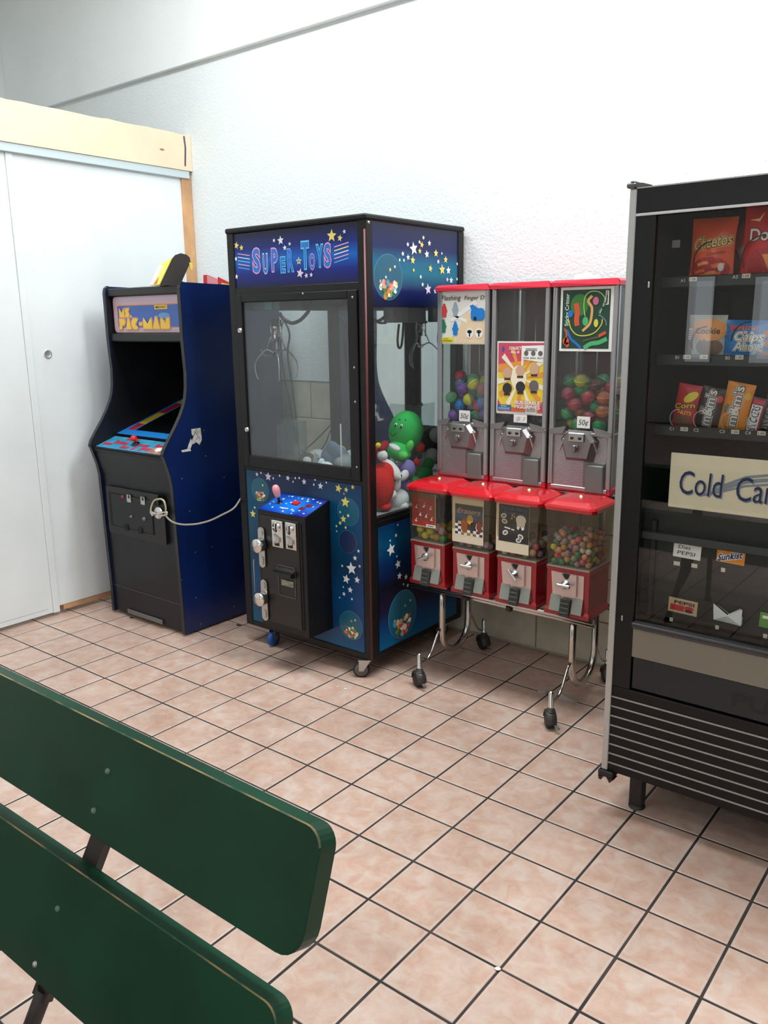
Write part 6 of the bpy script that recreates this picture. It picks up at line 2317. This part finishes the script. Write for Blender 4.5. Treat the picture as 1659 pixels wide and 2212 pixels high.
pack_c(1612, 1646, .500, .100, SNB, deco_snick, 'narrow chocolate bar packet with sideways navy lettering in the third row', -.17, seed=16, off=.008)
pack_c(1634, 1668, .575, .100, SNB, deco_snick, 'chocolate bar packet behind the narrow navy lettered one', -.17, seed=17, off=.016)

# ---------------- sign, bars and drink cards low in the window
sg0, sg1 = at_y(1449, 977, .395), at_y(1441, 1094, .395)
SGN = M('sign_cream', (226, 214, 186), .5)
sg = MB(SGN).box(sg0.x + .001, sg0.x + .50, .395, .399, sg1.z, sg0.z, .002)
sgo = sg.build('sign', vm, label='cream sign with navy lettering')
mb = MB()
pr = Print(mb, (0, .395, 0), (1, 0, 0), (0, 0, 1))
NAV, GRS_ = M('sign_navy', (30, 40, 84), .45), M('sign_shadow', (138, 142, 152), .5)
zc = (sg0.z + sg1.z) / 2
xC = pr.px(1520, 1040)[0]
for q, du, dv in ((GRS_, .003, -.003), (NAV, 0, 0)):
    l = 3 if q is GRS_ else 4
    pr.text('Cold', xC - .006 + du, zc + dv - .002, .066, q, l, width=.118, shear=.08)
    pr.text('Cans', xC + .150 + du, zc + dv - .004, .066, q, l, width=.125, shear=.08)
for k, w in enumerate((.006, .010, .007)):
    pr.line([(xC + .0 + k * .01, zc - .034 + k * .002), (xC + .05, zc - .018 + k * .008), (xC + .11, zc + .004 + k * .012), (xC + .2, zc + .02 + k * .013)], w, GRS_, 1 + k * .2)
mb.build('sign_print', sgo)
b0 = at_y(1380, 1150, .42)
MB(M('bar_grey', (62, 62, 62), .4)).box(-.640, .02, .405, .44, b0.z - .012, b0.z + .010, .002).build('can_shelf_bar', vm)
MB(M('can_panel', (30, 28, 26), .5)).box(-.640, .02, .4275, .4325, .66, 1.0).build('can_panel', vm)
MB(M('can_bracket', (24, 24, 25), .5)).box(-.615, -.600, .415, .4275, .66, .95, .002).build('can_panel_bracket', vm)


def drink_card(px0, py0, px1, py1, mat, deco, label, roll=-.03):
    a, b = at_y(px0, py0, .425), at_y(px1, py1, .425)
    cx, cz, w, h = (a.x + b.x) / 2, (a.z + b.z) / 2, b.x - a.x, a.z - b.z
    mb_ = MB(mat).box(cx - w / 2, cx + w / 2, .425, .4265, cz - h / 2, cz + h / 2, rot=(0, -roll, 0))
    U = Vector((math.cos(roll), 0, math.sin(roll)))
    pr = Print(mb_, (cx, .425, cz), U, (-math.sin(roll), 0, math.cos(roll)))
    deco(pr, w, h)
    o = mb_.build('drink_card', org=(cx, .426, cz - h / 2))
    tag(o, label, 'card', 'drink cards low in the vending window')


def d_diet(pr, w, h):
    pr.text('Diet', -w * .10, h * .20, h * .24, INK, 1, width=w * .45, shear=.1)
    pr.text('PEPSI', -w * .02, -h * .18, h * .24, INK, 1, width=w * .66, shear=.1)


def d_sun(pr, w, h):
    NB, WB = M('logo_royal', (40, 44, 110), .4), M('logo_white', (238, 232, 222), .4)
    pr.poly([(w * .15, h * .48), (w * .48, h * .48), (w * .48, h * .3)], M('leafy', (150, 170, 80), .5), 1)
    for l, bo, mt in ((2, .10, WB), (3, .02, NB)):
        pr.text('Sunkist', -w * .02, -.002, h * .42, mt, l, width=w * .86, bold=bo, warp=lambda a, b: (a, b + .3 * a), shear=.15)


def d_pepsi(pr, w, h):
    RD, NB = M('cola_red', (186, 34, 40), .4), M('cola_navy', (40, 34, 50), .4)
    pr.text('PEPSI', .004, h * .24, h * .20, NB, 2, width=w * .68, bold=.03)
    pr.rect(-w * .42, -h * .34, w * .05, h * .06, RD, 2)
    pr.disc(w * .22, -h * .06, w * .17, h * .14, RD, 2, 14)
    pr.disc(w * .22, -h * .26, w * .15, h * .10, NB, 2, 14)


drink_card(1456, 1169, 1513, 1211, PAPER, d_diet, 'white handwritten diet cola card')
drink_card(1550, 1178, 1608, 1222, M('orange_card', (226, 140, 44), .4), d_sun, 'orange soda card with blue lettering')
drink_card(1445, 1289, 1505, 1332, M('buff_card', (196, 168, 128), .5), d_pepsi, 'buff cola card with red and navy emblem')
drink_card(1642, 1322, 1700, 1366, M('green_card', (96, 150, 60), .4), lambda pr, w, h: pr.line([(-w * .4, h * .2), (w * .4, h * .25)], h * .2, WHITE, 1), 'green soda card on the dark lower panel')
# crumpled white slip
cp_ = [at_y(a, b, .418) for a, b in ((1541, 1303), (1573, 1326), (1598, 1316), (1603, 1318), (1601, 1352), (1562, 1344), (1541, 1338))]
off = [0, -.010, -.002, .003, -.004, .004, 0]
cr = MB(M('crumpled_white', (222, 224, 222), .7))
ctr = sum(cp_, Vector()) / 7 + Vector((0, -.012, 0))
pts = [p + Vector((0, o_, 0)) for p, o_ in zip(cp_, off)] + [ctr]
cr.add(pts, [[i, (i + 1) % 7, 7] for i in range(7)])
cr.add([p + Vector((0, .010, 0)) for p in pts[:7]] + [ctr + Vector((0, .022, 0))], [[(i + 1) % 7, i, 7] for i in range(7)])
tag(cr.build('crumpled_slip', org=(ctr.x, .418, cp_[4].z)), 'crumpled white paper slip beside the buff cola card', 'paper')
mb = MB()
pr = Print(mb, (0, .4275, 0), (1, 0, 0), (0, 0, 1))
for a, b, w in ((1462, 1217, .018), (1500, 1222, .017), (1562, 1231, .011), (1450, 1338, .010), (1549, 1355, .010), (1653, 1374, .011)):
    u, v = pr.px(a, b)
    pr.rect(u - w / 2, v - .006, u + w / 2, v + .006, LTAG, 1)
MBt = mb.build('number_tags', vm)

# ================================================================== GREEN BENCH
GRN = M('green_bench_paint', (8, 54, 35), .45, spec=.28, vary=.14, vscale=5)
WORN = M('worn_wood_edge', (150, 128, 88), .6, vary=.35, vscale=14)
_rp = [n for n in WORN.node_tree.nodes if n.type == 'VALTORGB'][0].color_ramp
_rp.elements[0].position, _rp.elements[0].color = .42, S(26, 66, 48)      # paint left between the bare spots
_rp.elements[1].position, _rp.elements[1].color = .60, S(150, 124, 78)
BM = M('bench_metal', (44, 36, 33), .5)
bench = thing('bench', 'dark green painted wooden plank bench with reclined backrest', 'bench', (-1.3, -1.35, 0))
T_ = Vector((0, .324, .946)).normalized()
N_ = Vector((0, -.946, .324)).normalized()
X_ = Vector((1, 0, 0))
B0 = Vector((0, -1.18, .85))


def plank(s0, s1, xr, xl, r1, r2, nm='backrest_plank'):
    pts = []

    def cor(cx, cs, r, a0):
        for i in range(7):
            a = math.radians(a0 + 90 * i / 6)
            pts.append((cx + r * math.cos(a), cs + r * math.sin(a)))
    cor(xr - r1, s0 - r1, r1, 0)
    cor(xl + r1, s0 - r1, r1, 90)
    cor(xl + r2, s1 + r2, r2, 180)
    cor(xr - r2, s1 + r2, r2, 270)
    n = len(pts)
    mb = MB(GRN)
    th, ch = .034, .0018
    cxx, css = (xr + xl) / 2, (s0 + s1) / 2

    def inset(p):
        a, b = p
        return (a - ch if a > cxx else a + ch, b - ch if b > css else b + ch)
    ins = [inset(p) for p in pts]
    f0 = [B0 + X_ * a + T_ * b for a, b in ins]
    f1 = [B0 + X_ * a + T_ * b - N_ * ch for a, b in pts]
    f2 = [p - N_ * (th - ch) for p in f1]
    V = f0 + f1 + f2
    mb.add(V, [list(range(n)), list(range(2 * n, 3 * n))[::-1]] + [[n + i, 2 * n + i, 2 * n + (i + 1) % n, n + (i + 1) % n] for i in range(n)])
    o = mb.build(nm, bench)
    we = MB(WORN)
    we.add(f0 + f1, [[i, n + i, n + (i + 1) % n, (i + 1) % n] for i in range(1, 7)])
    we.build('worn_edge', o)
    ge = MB(GRN)
    ge.add(f0 + f1, [[i, n + i, n + (i + 1) % n, (i + 1) % n] for i in range(n) if i not in range(1, 7)])
    ge.build('painted_edge', o)
    return o


p1_ = plank(0, -.184, -.452, -2.15, .030, .045)
p2_ = plank(-.250, -.466, -.468, -2.15, .030, .045)
PLG = M('bolt_paint', (96, 116, 104), .4, .3)
PLS = M('bolt_steel', (170, 174, 170), .3, .8)
for (a, b), pp, mm in (((233, 1666), p1_, PLG), ((203, 1751), p1_, PLG), ((125, 1963), p2_, PLG), ((76, 2083), p2_, PLS)):
    d = ray(a, b)
    q = CAM + d * ((B0 - CAM).dot(N_) / d.dot(N_))
    MB(mm).lathe([(.0055, 0), (.005, .0025), (.003, .004), (0, .0045)], q, N_, 12).build('bolt', pp)
    q2 = Vector((-2.6 - q.x, q.y, q.z))
    MB(mm).lathe([(.0055, 0), (.005, .0025), (.003, .004), (0, .0045)], q2, N_, 12).build('bolt', pp)
for sgn in (0, 1):
    def fx(x):
        return x if sgn == 0 else -2.6 - x

    def pt(x, s, dn):
        v = B0 + T_ * s - N_ * dn
        return Vector((fx(x), v.y, v.z))
    w2 = .021
    po = MB(BM)
    A_, B_ = (-.918, -.012), (-1.040, -.52)
    ring = []
    for (x, s) in (A_, B_):
        ring.append([pt(x - w2, s, .034), pt(x + w2, s, .034), pt(x + w2, s, .050), pt(x - w2, s, .050)])
    po.add(ring[0] + ring[1], [[0, 1, 2, 3], [4, 7, 6, 5]] + [[i, i + 4, (i + 1) % 4 + 4, (i + 1) % 4] for i in range(4)])
    po.build('back_post', bench)
    e = pt(-1.040, -.52, .042)
    ft = Vector((e.x + (.10 if sgn else -.10), e.y - .10, .012))          # the post runs on to the floor
    m_ = e + (ft - e) * .45
    fl2 = MB(BM)
    fl2.tube([e + (e - ft).normalized() * .02, ft], .015, 8)
    fl2.tube(curve([m_, (m_.x, -1.50, m_.z + .06), (m_.x, -1.56, .350), (m_.x, -1.62, .372), (m_.x, -1.80, .372), (m_.x, -1.85, .33), (m_.x, -1.87, .012)], 4), .014, 8)
    fl2.build('leg_frame', bench)
    for fx_, yy in ((ft.x, ft.y), (m_.x, -1.87)):
        MB(RUBBER).lathe([(.020, 0), (.020, .010), (.014, .014)], (fx_, yy, 0), (0, 0, 1), 12).build('foot', bench)
for ya, yb in ((-1.655, -1.47), (-1.86, -1.675)):
    MB(GRN).box(-2.15, -.46, ya, yb, .386, .420, .004).build('seat_plank', bench)

# ================================================================== LITTER ON THE FLOOR
LEAF = M('dark_scrap', (52, 38, 34), .8)
for (a, b, r, lb) in ((515, 1350, .016, 'small dark scrap on the floor between the arcade cabinet and claw machine'), (284, 1334, .012, 'small dark scrap on the floor before the arcade cabinet')):
    p = at_z(a, b, .002)
    tag(MB(LEAF).prism([(p.x + r * math.cos(t) * (1 + .4 * math.sin(3 * t)), p.y + .6 * r * math.sin(t), .0005) for t in [math.pi * k / 5 for k in range(10)]], (0, 0, .002)).build('floor_scrap', org=(p.x, p.y, 0)), lb, 'scrap')
for (a, b, r, lb) in ((746, 1488, .007, 'white crumb on a tile near the claw machine wheel'), (729, 1484, .004, 'smaller white crumb on a tile near the claw machine wheel'), (1075, 2093, .008, 'white paint chip on a grout crossing of the floor')):
    p = at_z(a, b, .002)
    tag(MB(PAPER).ell((p.x, p.y, .0025), (r, r * .7, .0024), (0, 0, .5), 10, 6).build('crumb', org=(p.x, p.y, 0)), lb, 'crumb')
FILM = M('plastic_film', (176, 166, 160), .35)
for (a, b, w, h, lb) in ((1222, 1508, .060, .028, 'flat pale plastic scrap on the floor by the stand leg'), (1172, 1494, .022, .016, 'torn plastic shred on the floor beside the front caster')):
    p = at_z(a, b, .002)
    r_ = random.Random(a)
    ring = [(p.x + w * math.cos(t) * r_.uniform(.75, 1.1), p.y + h * math.sin(t) * r_.uniform(.75, 1.1), .0008) for t in [math.pi * k / 6 for k in range(12)]]
    mb = MB(FILM)
    top = [(x, y, .002 + r_.uniform(0, .006)) for x, y, z in ring]
    mb.add(ring + top + [(p.x, p.y, .010)], [[i, (i + 1) % 12, 12 + (i + 1) % 12, 12 + i] for i in range(12)] + [[12 + i, 12 + (i + 1) % 12, 24] for i in range(12)] + [list(range(12))[::-1]])
    tag(mb.build('plastic_scrap', org=(p.x, p.y, 0)), lb, 'scrap')

for o in list(bpy.data.objects):                     # drop the working property
    if '_o' in o.keys():
        del o['_o']
